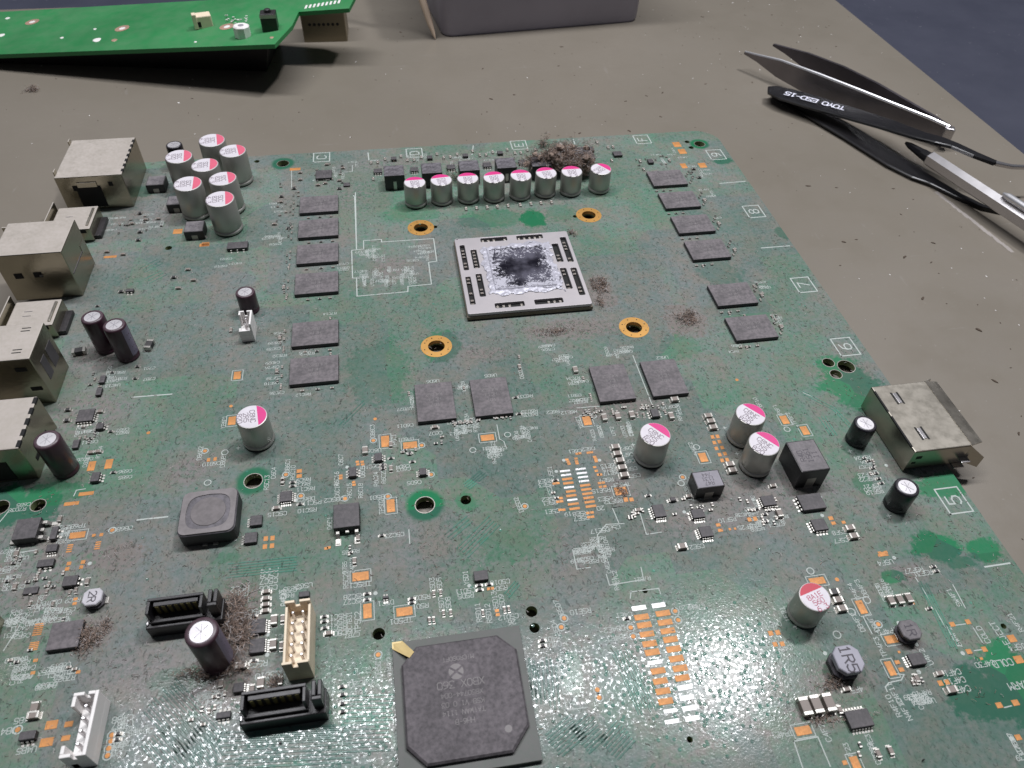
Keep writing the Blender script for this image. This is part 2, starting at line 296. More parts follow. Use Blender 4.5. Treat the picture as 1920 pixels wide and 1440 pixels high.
def curve_plate(name, outline, holes, z0, z1, mats, parent=None, bevel=0.0):
    """flat plate with real openings"""
    cu = bpy.data.curves.new(name, 'CURVE'); cu.dimensions = '2D'; cu.fill_mode = 'BOTH'; cu.extrude = (z1 - z0) / 2 * S - bevel * S; cu.bevel_depth = bevel * S; cu.bevel_resolution = 1
    for ring in [outline] + holes:
        sp = cu.splines.new('POLY'); sp.points.add(len(ring) - 1); sp.use_cyclic_u = True
        for q, (x, y) in zip(sp.points, ring): q.co = (x * S, y * S, 0, 1)
    tmp = bpy.data.objects.new('tmp', cu); COL.objects.link(tmp)
    bpy.context.view_layer.update()
    me = bpy.data.meshes.new_from_object(tmp.evaluated_get(bpy.context.evaluated_depsgraph_get())); me.name = name
    bpy.data.objects.remove(tmp); bpy.data.curves.remove(cu)
    me.transform(Matrix.Translation((0, 0, (z0 + z1) / 2 * S)))
    me.materials.clear()
    for m in mats: me.materials.append(M[m])
    if len(mats) > 1:
        for p in me.polygons: p.material_index = 0 if p.normal.z > 0.5 else 1
    return put(name, me, parent)
def circle(x, y, r, n=28): return [(x + r * math.cos(2 * math.pi * i / n), y + r * math.sin(2 * math.pi * i / n)) for i in range(n)]
def rrect(x0, x1, y0, y1, r, n=5):
    pts = []
    for cx, cy, a0 in ((x1 - r, y1 - r, 0), (x0 + r, y1 - r, 90), (x0 + r, y0 + r, 180), (x1 - r, y0 + r, 270)):
        for i in range(n + 1):
            a = R(a0 + 90 * i / n); pts.append((cx + r * math.cos(a), cy + r * math.sin(a)))
    return pts

# ------------------------------------------------------------------ stroke lettering (board legend style), cell 4 x 6
FONT = {'0': [[(0,1),(0,5),(1,6),(3,6),(4,5),(4,1),(3,0),(1,0),(0,1)]], '1': [[(1,5),(2,6),(2,0)],[(1,0),(3,0)]], '2': [[(0,5),(1,6),(3,6),(4,5),(4,4),(0,0),(4,0)]],
 '3': [[(0,6),(4,6),(2,3.6),(3,3.6),(4,2.6),(4,1),(3,0),(1,0),(0,1)]], '4': [[(3,0),(3,6),(0,2),(4,2)]], '5': [[(4,6),(0.4,6),(0.2,3.4),(2.6,3.6),(4,2.6),(4,1),(3,0),(1,0),(0,.8)]],
 '6': [[(3.6,6),(1,5),(0,3),(0,1),(1,0),(3,0),(4,1),(4,2.4),(3,3.4),(1,3.4),(0,2.4)]], '7': [[(0,6),(4,6),(1.4,0)]], '8': [[(1,3.2),(0,4.2),(0,5),(1,6),(3,6),(4,5),(4,4.2),(3,3.2),(1,3.2),(0,2.2),(0,1),(1,0),(3,0),(4,1),(4,2.2),(3,3.2)]],
 '9': [[(.4,0),(3,1),(4,3),(4,5),(3,6),(1,6),(0,5),(0,3.6),(1,2.6),(3,2.6),(4,3.6)]], 'A': [[(0,0),(2,6),(4,0)],[(.8,2),(3.2,2)]], 'B': [[(0,0),(0,6),(3,6),(4,5),(4,4),(3,3.2),(0,3.2)],[(3,3.2),(4,2.2),(4,1),(3,0),(0,0)]],
 'C': [[(4,5),(3,6),(1,6),(0,5),(0,1),(1,0),(3,0),(4,1)]], 'D': [[(0,0),(0,6),(2.6,6),(4,4.6),(4,1.4),(2.6,0),(0,0)]], 'E': [[(4,6),(0,6),(0,0),(4,0)],[(0,3.2),(3,3.2)]], 'F': [[(4,6),(0,6),(0,0)],[(0,3.2),(3,3.2)]],
 'G': [[(4,5),(3,6),(1,6),(0,5),(0,1),(1,0),(3,0),(4,1),(4,2.8),(2.4,2.8)]], 'H': [[(0,0),(0,6)],[(4,0),(4,6)],[(0,3),(4,3)]], 'I': [[(2,0),(2,6)]], 'J': [[(3,6),(3,1),(2,0),(1,0),(0,1)]], 'K': [[(0,0),(0,6)],[(4,6),(0,2.6)],[(1.4,3.6),(4,0)]],
 'L': [[(0,6),(0,0),(4,0)]], 'M': [[(0,0),(0,6),(2,3),(4,6),(4,0)]], 'N': [[(0,0),(0,6),(4,0),(4,6)]], 'O': [[(0,1.4),(0,4.6),(1.2,6),(2.8,6),(4,4.6),(4,1.4),(2.8,0),(1.2,0),(0,1.4)]], 'P': [[(0,0),(0,6),(3,6),(4,5),(4,4),(3,3),(0,3)]],
 'Q': [[(0,1.4),(0,4.6),(1.2,6),(2.8,6),(4,4.6),(4,1.4),(2.8,0),(1.2,0),(0,1.4)],[(2.6,1.6),(4,0)]], 'R': [[(0,0),(0,6),(3,6),(4,5),(4,4),(3,3),(0,3)],[(2,3),(4,0)]], 'S': [[(4,5),(3,6),(1,6),(0,5),(0,4),(1,3.2),(3,2.8),(4,2),(4,1),(3,0),(1,0),(0,1)]],
 'T': [[(0,6),(4,6)],[(2,6),(2,0)]], 'U': [[(0,6),(0,1),(1,0),(3,0),(4,1),(4,6)]], 'V': [[(0,6),(2,0),(4,6)]], 'W': [[(0,6),(1,0),(2,4),(3,0),(4,6)]], 'X': [[(0,0),(4,6)],[(0,6),(4,0)]], 'Y': [[(0,6),(2,3),(4,6)],[(2,3),(2,0)]], 'Z': [[(0,6),(4,6),(0,0),(4,0)]],
 '+': [[(2,1),(2,5)],[(0,3),(4,3)]], '-': [[(.6,3),(3.4,3)]], '.': [[(1.8,0),(2.2,0)]], ' ': []}
def text(mb, s, x, y, h, rot, z=0.03, w=None, mi=0, adv=0.86):
    k = h / 6; w = w or h * .13; ca, sa = math.cos(R(rot)), math.sin(R(rot)); a = adv * h
    x0 = -((len(s) - 1) * a + 4 * k) / 2
    for i, ch in enumerate(s):
        for pl in FONT.get(ch, []):
            q = []
            for (u, v) in pl:
                lx, ly = x0 + i * a + u * k, (v - 3) * k; q.append((x + lx * ca - ly * sa, y + lx * sa + ly * ca))
            mb.poly(q, w, z, mi); z += .0007

# ------------------------------------------------------------------ setting: table and mat
b = MB(); b.box(-900, 900, -700, 900, -30, -5.5); tag(b.build('table', 'table'), kind='structure')
b = MB(); b.prism(rrect(-560, 201.3, -520, 232, 6), -5.48, -3.0, c=.5); tag(b.build('bench_mat', 'mat'), kind='structure')
ZM = -3.0

# ------------------------------------------------------------------ the motherboard
board = empty('motherboard', (0, 0, -1.6))
tag(board, 'dusty green console motherboard lying flat, crowded with chips and capacitors', 'motherboard')
ORG = empty('board_origin'); bpy.data.objects.remove(ORG)
def part(name, me, loc=(0, 0), rz=0, z=0.0, label=None, kind=None):
    o = put(name, me, board, (loc[0], loc[1], 1.6 + z), rz); tag(o, label, kind=kind); return o
def sub(name, me, parent, loc=(0, 0, 0), rz=0): return put(name, me, parent, loc, rz)

XL, XR, YN, YF = -127.0, 86.6, -158.0, 77.6
GOLD = [(-26.71,27.75), (27.14,28.13), (27.05,-25.94), (-26.74,-26.22)]
HOLES = [(*g, 2.25) for g in GOLD] + [(*(-70.63,71.42), 2.0), (*(-79.51,73.87), .9), (*(-101.70,26.56), 1.0), (*(-22.29,27.68), .75), (*(22.60,27.97), .75), (*(78.16,67.94), 1.9), (*(74.07,69.97), .95), (*(74.24,65.80), .95),
    (*(74.18,-46.00), 1.5), (*(78.20,-48.00), 2.2), (*(74.21,-50.27), 1.5), (*(-33.70,-75.48), 2.05), (*(-24.79,-75.45), 1.2), (*(-70.60,-63.79), 1.95), (*(-115.06,-63.90), 1.5), (*(-122.79,-63.38), 1.8), (*(-44.67,-103.38), 1.2), (*(-15.19,-103.20), 1.15), (*(-15.21,-106.58), 1.0), (*(8.01,-102.15), .55), (*(7.81,-130.63), .55), (*(75.53,-119.73), .55)]
c = 8
outline = [(XL, YN), (XR, YN)] + [(XR, YF - c)] + [(XR - c + c * math.cos(R(a)), YF - c + c * math.sin(R(a))) for a in (15, 30, 45, 60, 75)] + [(XR - c, YF), (XL, YF)]
pcb = curve_plate('circuit_board', outline, [circle(*h) for h in HOLES], -1.6, 0, ['pcb', 'fr4'], None)
pcb.parent = board; pcb.location = (0, 0, 1.6 * S)
for g in GOLD:
    b = MB(); b.lathe([(4.1, 0.0), (4.1, .06)], 32, caps=False); b.ringflat(0, 0, 2.2, 4.1, .06, 32)
    for i in range(8):
        a = i * math.pi / 4 + .3; b.lathe([(.2, .07), (.01, .075)], 6, 3.3 * math.cos(a), 3.3 * math.sin(a), mi=1)
    b.lathe([(2.27, -1.5), (2.2, .06)], 28, caps=False)
    part('gold_ring', b.mesh('gold_ring', ['gold', 'dark']), g)
for (x, y, r) in HOLES[4:]:
    if r > 1.4:
        b = MB(); b.ringflat(0, 0, r, r + .16, .04, 24); part('hole_rim', b.mesh('hole_rim', 'tin_dull'), (x, y))

SILK = MB()
# grid boxes with their numbers and letters
for s_, q in (('9', (81.57,59.89)), ('8', (81.41,23.59)), ('7', (81.54,-14.50)), ('6', (81.50,-40.86)), ('5', (82.54,-90.93)), ('C', (-57.66,74.09)), ('D', (-25.50,73.32)), ('E', (12.19,74.66)), ('F', (57.98,73.56))):
    x, y = q; w, h = (2.75, 3.3) if s_.isdigit() else (2.75, 3.0)
    SILK.poly([(x - w, y - h), (x + w, y - h), (x + w, y + h), (x - w, y + h), (x - w, y - h)], .34, .03); text(SILK, s_, x, y, 3.1, 90, .031, .36)
for a, bb in (((76.25,41.23), (85.40,41.51)), ((76.17,4.21), (85.24,4.18)), ((79.64,-107.27), (85.32,-107.22)), ((-101.35,-34.31), (-92.04,-34.52)), ((-93.73,-70.71), (-87.71,-70.78)), ((-41.64,75.30), (-41.47,70.42)), ((-4.24,76.02), (-5.44,69.91)), ((32.67,76.35), (32.49,73.13))): SILK.line(a, bb, .36, .03)
# outline of the crowded reference block left of the processor
SILK.poly([(-46.45,50.24), (-46.63,19.10)], .3, .03)
SILK.poly([(-46.99,48.50), (-46.72,47.40), (-46.64,19.64)], .3, .031)
SILK.poly([(-48.06,18.58), (-44.50,18.83), (-44.48,23.05), (-39.09,23.07), (-39.06,21.69), (-23.28,21.51), (-23.33,10.13), (-25.80,9.87), (-25.82,-0.41), (-32.51,-0.52), (-32.70,-2.88), (-46.87,-3.05), (-46.88,5.11), (-48.01,5.26), (-48.06,18.58)], .3, .032)
LABELS = [  # legend strings that can be read or nearly read : text, position, height, rotation
 ('TP5C1', (-47.94,-92.54), 1.1, 180), ('TP5C2', (-48.54,-100.46), 1.1, 90), ('TP5D1', (-40.37,-101.38), 1.1, 180), ('DB5C1', (-45.01,-109.88), 1.0, 90), ('U4D2', (-42.91,-109.86), 1.0, 90), ('C4C20', (-48.19,-112.36), 1.05, 180), ('C4C19', (-48.23,-114.12), 1.05, 180), ('C4C18', (-48.26,-115.54), 1.05, 180), ('C4C17', (-48.29,-116.87), 1.05, 180),
 ('C5D3', (-33.75,-94.71), 1.0, 90), ('C5D5', (-32.36,-94.91), 1.0, 90), ('C5D7', (-32.37,-99.15), 1.0, 90), ('C5D8', (-31.03,-99.35), 1.0, 90), ('R5D2', (-35.95,-97.10), 1.0, 180), ('R5D1', (-36.44,-98.92), 1.0, 180), ('C5D11', (-27.44,-97.00), 1.0, 180), ('R5D5', (-27.46,-98.05), 1.0, 180), ('C5D10', (-20.32,-96.09), 1.0, 180), ('R5D4', (-20.63,-97.42), 1.0, 180), ('Y5D1', (-26.99,-94.12), 1.0, 90),
 ('R5D11', (-25.48,-101.86), 1.0, 90), ('R5D12', (-23.56,-102.33), 1.0, 90), ('R5D13', (-21.89,-99.94), 1.0, 90), ('C5D9', (-20.60,-100.32), 1.0, 90), ('C5D12', (-19.82,-103.63), 1.0, 180), ('26', (-19.31,-104.81), 1.0, 180), ('DB5D7', (-9.76,-103.44), 1.0, 100), ('DB5D4', (-11.22,-107.47), 1.0, 100), ('R5E10', (-5.75,-104.60), 1.05, 180), ('C4D2', (-12.34,-109.27), 1.0, 180), ('C4D1', (-12.34,-110.43), 1.0, 180),
 ('DB4E2', (-0.13,-109.12), 1.05, 180), ('DB4E1', (-0.06,-110.85), 1.05, 180), ('C4E1', (2.50,-106.57), 1.0, 180), ('R5C28', (-49.19,-94.95), 1.0, 180), ('R5C27', (-49.21,-96.02), 1.0, 180), ('D5C1', (-43.07,-97.26), 1.0, 180), ('C5C23', (-40.55,-82.14), 1.0, 180), ('R5C22', (-50.71,-91.03), 1.0, 90),
 ('C5C9', (-65.73,-86.63), 1.1, 180), ('C5C8', (-65.72,-87.95), 1.1, 180), ('C5C7', (-65.75,-89.21), 1.1, 180), ('C5C6', (-65.73,-90.70), 1.1, 180), ('R5C2', (-71.22,-90.05), 1.1, 180), ('R5C5', (-71.28,-91.23), 1.1, 180), ('C5C', (-70.60,-92.63), 1.1, 180), ('P5C6', (-68.34,-95.39), 1.1, 180), ('U5C2', (-58.86,-91.21), 1.05, 180), ('R5C14', (-52.62,-98.76), 1.0, 180), ('R5C13', (-52.62,-99.85), 1.0, 180), ('R5C12', (-52.62,-101.01), 1.0, 180), ('C5C17', (-52.62,-102.19), 1.0, 180),
 ('R5C3', (-66.71,-105.95), 1.1, 180), ('U6C1', (-62.49,-101.25), 1.0, 180), ('C5C10', (-64.83,-108.32), 1.1, 180), ('DB4', (-107.66,-111.58), 1.1, 180), ('C4B5', (-105.65,-110.04), 1.0, 180), ('C4B8', (-89.02,-112.42), 1.1, 180), ('C4B7', (-88.83,-113.44), 1.1, 180), ('U4B5', (-103.84,-115.29), 1.0, 180), ('DB4B5', (-85.64,-115.03), 1.0, 180), ('R4C2', (-75.16,-111.62), 1.0, 180), ('R4C5', (-74.07,-110.53), 1.0, 180), ('DB6B3', (-96.38,-72.53), 1.0, 180), ('TP6B2', (-105.91,-70.49), 1.0, 180),
 ('TP4E1', (24.19,-132.24), 1.0, 180), ('C4E15', (30.38,-112.75), 1.0, 180), ('C4E14', (30.49,-117.61), 1.0, 180), ('TP4F5', (52.17,-117.35), 1.05, 180), ('TP4F3', (49.30,-120.08), 1.0, 90), ('DB4F3', (51.57,-108.06), 1.0, 95), ('TP4F4', (49.76,-108.59), 1.0, 95), ('DB4F2', (47.39,-114.73), 1.0, 95), ('DB4F1', (50.17,-115.14), 1.0, 95), ('C4F14', (59.86,-126.67), 1.05, 180), ('C4F15', (59.84,-128.18), 1.05, 180), ('C4F13', (59.73,-129.81), 1.1, 180), ('C4F11', (47.47,-128.61), 1.0, 95), ('R4F10', (46.18,-130.65), 1.0, 95), ('N4F10', (47.78,-131.53), 1.0, 95),
 ('EJECT', (73.81,-120.87), 1.2, 95), ('COLD', (70.83,-126.45), 1.3, 180), ('WARM', (71.23,-130.72), 1.3, 180), ('C4F30', (67.36,-126.10), 1.0, 180), ('SW4F2', (64.56,-120.21), 1.0, 92), ('J5F4', (75.49,-124.00), 1.1, 180), ('COLD', (70.47,-120.73), 1.1, 92), ('R4F21', (78.31,-119.33), 1.0, 95), ('SW4F1', (69.22,-112.64), 1.0, 95), ('R5F27', (64.37,-105.82), 1.05, 180), ('R5F31', (65.84,-106.73), 1.05, 180), ('U5F4', (59.38,-103.30), 1.1, 180), ('U4F2', (57.03,-123.16), 1.0, 100), ('R5F10', (30.33,-88.61), 1.0, 180),
 ('C5F8', (53.13,-95.06), 1.0, 180), ('C5F7', (52.60,-96.97), 1.0, 180), ('C5E2', (21.66,-93.99), 1.0, 180), ('C5F25', (33.87,-90.93), 1.0, 180), ('R5F9', (36.23,-90.59), 1.0, 180), ('R5F8', (35.99,-91.68), 1.0, 180), ('C4E16', (12.37,-130.58), 1.0, 90), ('R4F13', (51.60,-130.04), .9, 180), ('R4F14', (51.50,-130.82), .9, 180), ('R4F15', (52.51,-129.37), .9, 180), ('4F5', (40.97,-126.97), 1.0, 180), ('C4F2', (31.79,-133.10), 1.0, 95), ('1F21', (33.87,-111.04), 1.0, 95), ('+', (34.88,-113.79), 1.5, 0), ('+', (65.96,-92.69), 1.5, 0), ('+', (65.89,-74.52), 1.5, 0), ('+', (38.98,-63.63), 1.3, 0), ('+', (39.09,-71.55), 1.3, 0), ('+', (-74.69,-53.86), 1.3, 0), ('+', (15.70,-65.60), 1.3, 0),
 ('R5F24', (67.86,-76.82), 1.0, 180), ('R5F23', (66.52,-81.54), 1.05, 180), ('R5F22', (66.11,-82.74), 1.05, 180), ('R5F21', (66.16,-84.74), 1.05, 180), ('R5F20', (65.95,-85.54), 1.05, 180), ('R5F19', (65.96,-86.33), 1.05, 180), ('TP6F1', (54.06,-60.14), 1.0, 98), ('TP6F2', (56.26,-63.07), 1.0, 98), ('C6F10', (50.15,-57.23), 1.0, 98), ('TP6E2', (29.43,-68.76), 1.0, 98),
 ('R5E4', (-6.67,-72.93), 1.05, 180), ('R5E3', (-6.63,-73.97), 1.05, 180), ('R5E2', (-6.67,-77.86), 1.05, 180), ('R5E1', (-6.74,-78.84), 1.05, 180), ('C5E1', (-6.72,-81.07), 1.05, 180), ('19', (-3.43,-82.24), 1.0, 180), ('R5E8', (-0.77,-82.48), 1.05, 180), ('R5E7', (-0.81,-83.71), 1.05, 180), ('20', (3.91,-81.77), 1.1, 180), ('J5E1', (-5.00,-70.63), 1.0, 90), ('R5E15', (5.15,-77.25), 1.05, 180), ('R5E9', (7.04,-74.59), 1.0, 180), ('R5E3', (5.57,-79.47), 1.05, 180), ('R5E32', (7.14,-80.40), 1.05, 180), ('TP5E1', (10.03,-76.34), 1.0, 180), ('U5E2', (-6.05,-75.94), 1.0, 95), ('C6E1', (1.80,-65.56), 1.0, 180), ('C6E2', (5.02,-65.38), 1.0, 180), ('R6E13', (8.64,-70.74), 1.0, 180), ('R6E15', (8.74,-71.82), 1.0, 180), ('R6E17', (8.71,-72.88), 1.0, 180), ('C5E27', (4.85,-86.95), 1.05, 180), ('C5E17', (2.44,-87.27), 1.05, 180),
 ('C6F2', (13.71,-66.44), 1.0, 180), ('C6F1', (13.45,-68.31), 1.0, 180), ('C6F3', (13.33,-70.17), 1.0, 180), ('C5F9', (13.24,-72.31), 1.0, 180), ('C5E7', (13.44,-74.30), 1.0, 180),
 ('R6D37', (-6.77,-47.00), 1.0, 180), ('R6D38', (-6.51,-52.06), 1.0, 180), ('R6D35', (-6.61,-53.09), 1.0, 180), ('U6D6', (-28.76,-38.79), 1.0, 180), ('U6D5', (-14.13,-38.77), 1.0, 180), ('C6D11', (-36.57,-52.44), 1.0, 180), ('C6D7', (-29.62,-55.78), 1.0, 180), ('TP6D1', (-36.54,-56.66), 1.0, 180), ('DB6C3', (-44.22,-53.03), 1.0, 90), ('TP6C1', (-39.34,-56.70), 1.0, 90), ('U6C6', (-44.00,-58.96), 1.0, 180), ('C6C10', (-44.95,-63.46), 1.0, 180), ('C6D4', (-37.83,-64.47), 1.0, 180), ('C6D3', (-37.68,-65.25), 1.0, 180), ('C6D5', (-35.57,-69.26), 1.0, 180), ('R6C22', (-42.22,-66.60), 1.0, 90), ('R6C24', (-43.89,-67.10), 1.0, 90), ('DB5D1', (-43.49,-72.07), 1.05, 180), ('TP5D2', (-43.01,-74.61), 1.0, 90), ('DB5D2', (-13.59,-78.37), 1.0, 100), ('R6E12', (2.94,-53.66), 1.0, 180), ('R6E2', (-0.89,-53.01), 1.0, 180), ('TP6E1', (4.82,-57.07), 1.0, 98), ('C6D22', (-6.40,-39.00), 1.0, 90), ('U6E2', (31.23,-38.34), 1.0, 180),
 ('DB6C1', (-63.38,-60.55), 1.0, 90), ('R6C11', (-59.20,-67.64), 1.0, 180), ('R6C9', (-59.73,-65.09), 1.0, 180), ('R6C8', (-59.81,-66.25), 1.0, 180), ('DB6C2', (-59.12,-70.35), 1.0, 180), ('R5C11', (-57.74,-71.52), 1.0, 180), ('R5C10', (-58.70,-73.32), 1.0, 180), ('C5C15', (-64.93,-73.38), 1.0, 180), ('R6C10', (-62.13,-62.68), 1.0, 90), ('C6C4', (-66.33,-62.23), 1.0, 90), ('R5C13', (-67.68,-64.69), 1.0, 90), ('DB5C2', (-53.09,-71.35), 1.05, 180), ('R6C16', (-52.52,-65.82), 1.0, 90), ('C6C14', (-52.41,-69.03), 1.0, 90), ('R6C18', (-47.34,-69.76), 1.0, 90), ('C6C7', (-51.57,-60.54), 1.0, 90), ('Q6C1', (-53.96,-77.25), 1.0, 90), ('R6C15', (-49.76,-69.41), 1.0, 90), ('U6C5', (-46.76,-64.71), 1.0, 90),
 ('DB6B2', (-83.06,-54.25), 1.0, 90), ('DB6B1', (-77.71,-57.05), 1.0, 90), ('C6B10', (-80.15,-57.72), 1.0, 180), ('TP6B1', (-78.66,-45.47), 1.0, 90), ('R7B1', (-105.11,-27.45), .9, 180), ('C7B1', (-98.84,-24.67), .9, 180), ('C7B7', (-98.22,-28.52), .9, 180), ('C6B7', (-101.52,-44.65), .9, 180), ('R6B7', (-101.35,-45.60), .9, 180), ('C6B6', (-98.65,-57.20), .9, 180), ('C6B5', (-98.34,-58.87), .9, 180), ('C6B11', (-108.16,-47.48), .9, 180), ('R7C14', (-54.34,-9.56), .9, 180), ('R7C12', (-59.89,-24.61), .9, 180), ('U7C5', (-60.58,-24.18), .9, 180), ('R6C12', (-60.58,-39.01), .9, 180)]
for s_, q, h, rot in LABELS: text(SILK, s_, q[0], q[1], h * .94, rot, .03, h * .125)
rnd = random.Random(3)
def clutter(cx, cy, w, h, n, size=.95, vert=.4):
    """faint, unreadable rows of reference designators"""
    for _ in range(int(n * .65)):
        v = rnd.random() < vert; x = cx + rnd.uniform(-w, w) / 2; y = cy + rnd.uniform(-h, h) / 2
        text(SILK, rnd.choice('RCRCCU') + rnd.choice('4567') + rnd.choice('BCDEF') + str(rnd.randint(1, 39)), x, y, size * .92, 90 if v else 180, .02 + rnd.random() * .03, size * .125)
for (box, n, v) in (((-41.77,15.03,7.82,7.87),20,.5), ((-35.21,5.23,12.19,8.67),34,.5), ((-28.35,14.66,6.31,7.91),18,.3), ((-43.62,5.06,4.54,7.39),14,.6), ((-107.56,-72.42,5.36,5.33),9,.2), ((-116.25,-79.42,4.12,10.79),16,.2), ((-105.79,-89.76,7.28,4.19),26,.1), ((-111.91,-91.75,3.91,5.95),16,.2), ((-108.64,-100.47,3.76,4.12),14,.2), ((-101.73,-102.82,4.99,3.71),18,.1), ((-61.90,-92.31,2.06,2.71),8,.6), ((-88.37,-115.93,4.74,3.59),8,.3),
     ((0.74,-90.30,5.54,3.74),10,.3), ((4.91,-99.00,6.78,2.31),6,.2), ((-2.51,-92.80,3.28,3.65),12,.1), ((1.87,-93.43,2.19,4.85),8,.4), ((-22.76,-54.64,6.68,4.94),20,.5), ((-16.32,-63.12,4.88,3.61),14,.5), ((-8.81,-58.24,4.59,3.77),12,.6), ((20.60,-34.07,7.01,3.29),12,.2), ((5.60,-34.75,3.68,3.24),8,.1), ((2.47,-30.28,1.86,4.01),5,.2), ((7.37,-42.77,3.14,3.67),7,.1), ((6.64,-50.05,2.62,3.48),7,.1), ((-35.15,-44.89,2.57,5.27),6,.8), ((-21.15,-40.76,2.20,4.27),5,.6), ((-50.13,10.91,1.53,5.09),6,.1), ((10.44,-60.93,12.60,1.60),14,.9), ((28.98,-56.68,3.47,3.36),5,.5),
     ((68.18,-13.44,4.16,3.90),6,.1), ((68.50,-26.84,3.98,3.56),5,.1), ((51.87,-37.58,2.84,2.62),4,.1), ((38.00,-86.71,7.78,3.54),9,.3), ((67.97,-79.18,4.95,4.34),6,.3), ((72.30,50.02,5.00,10.22),9,.2), ((70.20,34.96,3.59,6.27),5,.1), ((68.62,22.03,3.46,3.88),3,.1), ((-116.96,41.85,13.33,8.84),14,.1), ((-108.79,39.89,8.54,5.86),8,.1), ((-70.63,35.19,4.87,24.28),16,.4), ((-56.24,60.52,9.40,12.39),10,.3), ((-49.77,59.76,3.53,10.13),3,.3), ((64.65,60.60,14.04,8.38),12,.4), ((-20.37,67.97,55.29,7.16),22,.4), ((-107.26,-27.16,4.72,7.61),8,.3), ((-110.20,-42.46,7.27,9.04),8,.3), ((-83.35,17.27,6.10,3.46),6,.1), ((-106.53,-52.48,4.67,4.19),6,.4), ((-67.30,-28.18,2.65,27.23),14,.2), ((-74.03,-110.85,4.64,1.60),6,.1),
     ((39.65,-90.64,6.90,2.99),8,.4), ((51.67,-130.53,2.91,2.36),8,.1), ((16.18,-107.85,2.77,2.15),4,.1), ((36.76,-136.54,4.93,2.72),5,.5), ((56.95,-109.25,4.68,3.30),8,.9), ((63.65,-141.24,1.86,3.18),5,.4), ((26.59,-80.80,6.31,5.53),6,.4), ((-118.21,-63.35,2.21,2.85),4,.2), ((-74.23,-114.52,3.64,1.85),5,.3), ((-50.14,-86.67,2.49,4.94),6,.5), ((-50.29,-100.92,2.00,4.33),6,.1)): clutter(*box, n, .9, v)
# dashed traces of drawing lines and small component outlines
for pts in ([(63.83,-107.46), (64.02,-111.87), (63.98,-120.85)], [(70.60,-110.07), (70.22,-115.10)], [(-4.31,-90.76), (1.37,-90.82), (1.62,-88.25)], [(-4.31,-90.76), (-4.42,-95.49), (-1.64,-95.49)], [(1.23,-97.46), (1.26,-99.94), (8.42,-99.72), (8.65,-97.00)], [(5.24,-101.82), (4.65,-103.29)], [(5.01,-101.99), (10.88,-102.07), (10.89,-103.24)], [(1.62,-88.25), (4.13,-85.96), (7.97,-86.29)], [(6.48,-82.00), (11.29,-81.99)], [(6.48,-82.00), (6.89,-85.90)], [(12.11,-84.20), (11.98,-89.58), (15.28,-89.53)], [(49.65,-125.30), (51.05,-125.68), (50.04,-126.53), (47.49,-126.64), (46.42,-127.30), (46.34,-128.11)], [(25.72,-133.67), (30.21,-133.61), (30.23,-138.42)], [(25.72,-133.67), (25.43,-137.97)], [(64.23,-117.97), (64.23,-121.96), (64.99,-122.25)], [(69.35,-118.92), (69.40,-122.38)], [(66.01,-118.16), (68.27,-118.20)], [(66.86,-123.41), (68.33,-123.46)], [(66.13,-134.00), (67.61,-133.91)], [(48.97,-113.84), (49.01,-117.35)], [(27.62,-122.65), (27.32,-123.76)], [(-73.76,-60.14), (-73.76,-60.14)], [(-14.95,-55.17), (-14.96,-59.57), (-14.05,-60.51), (-13.89,-62.14)], [(23.79,-36.53), (23.80,-53.60)], [(5.19,-52.51), (10.73,-52.69)], [(-73.95,-70.85), (-72.93,-78.69), (-73.99,-78.79)], [(6.73,-81.99), (11.15,-81.92)], [(-37.53,-81.26), (-37.57,-84.73)], [(-108.24,-62.47), (-108.03,-61.00), (-106.23,-60.87)], [(-67.61,67.57), (-67.11,55.19)], [(-50.94,63.31), (-47.24,63.45), (-47.18,67.52)], [(48.85,213.00), (48.85,213.00)], [(62.99,-55.36), (65.33,-57.52)], [(-12.73,-122.49), (-8.71,-122.64)], [(-12.13,-113.30), (-12.41,-122.54)], [(-121.72,-67.11), (-120.81,-64.80)], [(-116.19,-75.38), (-112.68,-75.27)], [(-111.26,-91.85), (-112.75,-96.50)]):
    SILK.poly(pts, .2, .027)
for k in range(60):                               # white dots: pin-one marks and test points
    pass
for q in ((-65.31,-100.47), (-65.13,-104.43), (-26.50,-95.97), (-44.97,-94.88), (64.35,-123.56), (56.48,-120.62), (54.07,-125.63), (61.81,-102.52), (-1.32,-67.79), (6.83,-68.94), (-3.65,-70.67), (51.41,-90.50), (72.36,-79.70), (-61.16,-70.34), (-50.16,-62.87), (38.19,-119.64), (-61.16,-70.29), (55.30,-116.09), (64.09,-139.09), (-101.27,-80.01), (53.15,-85.85), (37.94,-84.39), (21.76,-85.31)):
    SILK.lathe([(.42, .028), (.01, .033)], 12, *q)
for q in ((-44.11,-55.92), (-33.11,-58.91), (-12.90,-58.50), (-21.55,-61.96), (-31.68,-67.60), (-50.74,-71.27), (-41.49,-72.16), (-12.31,-78.93), (8.60,-55.60), (-63.62,-63.06), (-60.17,-69.35), (-50.70,-71.41), (-82.03,-53.72), (-77.55,-54.76), (-80.41,-62.88), (-44.92,-107.46), (-9.20,-105.50), (-10.12,-107.20), (3.12,-109.24), (3.11,-111.04), (12.67,-107.26), (12.68,-109.12), (-6.08,-119.86), (-6.09,-121.27), (47.19,-112.53), (42.17,-116.51), (51.17,-115.73), (51.42,-110.59), (42.97,-102.85), (18.20,-119.99), (15.56,-119.83), (53.86,-66.15), (30.36,-68.35), (-106.23,-111.59), (-90.30,-114.91), (-90.25,-115.87), (-90.39,-117.06), (-90.37,-118.21), (-98.41,-72.58), (24.35,-76.30), (23.48,-77.82)):
    SILK.ringflat(q[0], q[1], .62, .82, .029, 16)
part('legend_print', SILK.mesh('legend_print', 'silk'), z=0, kind='stuff')

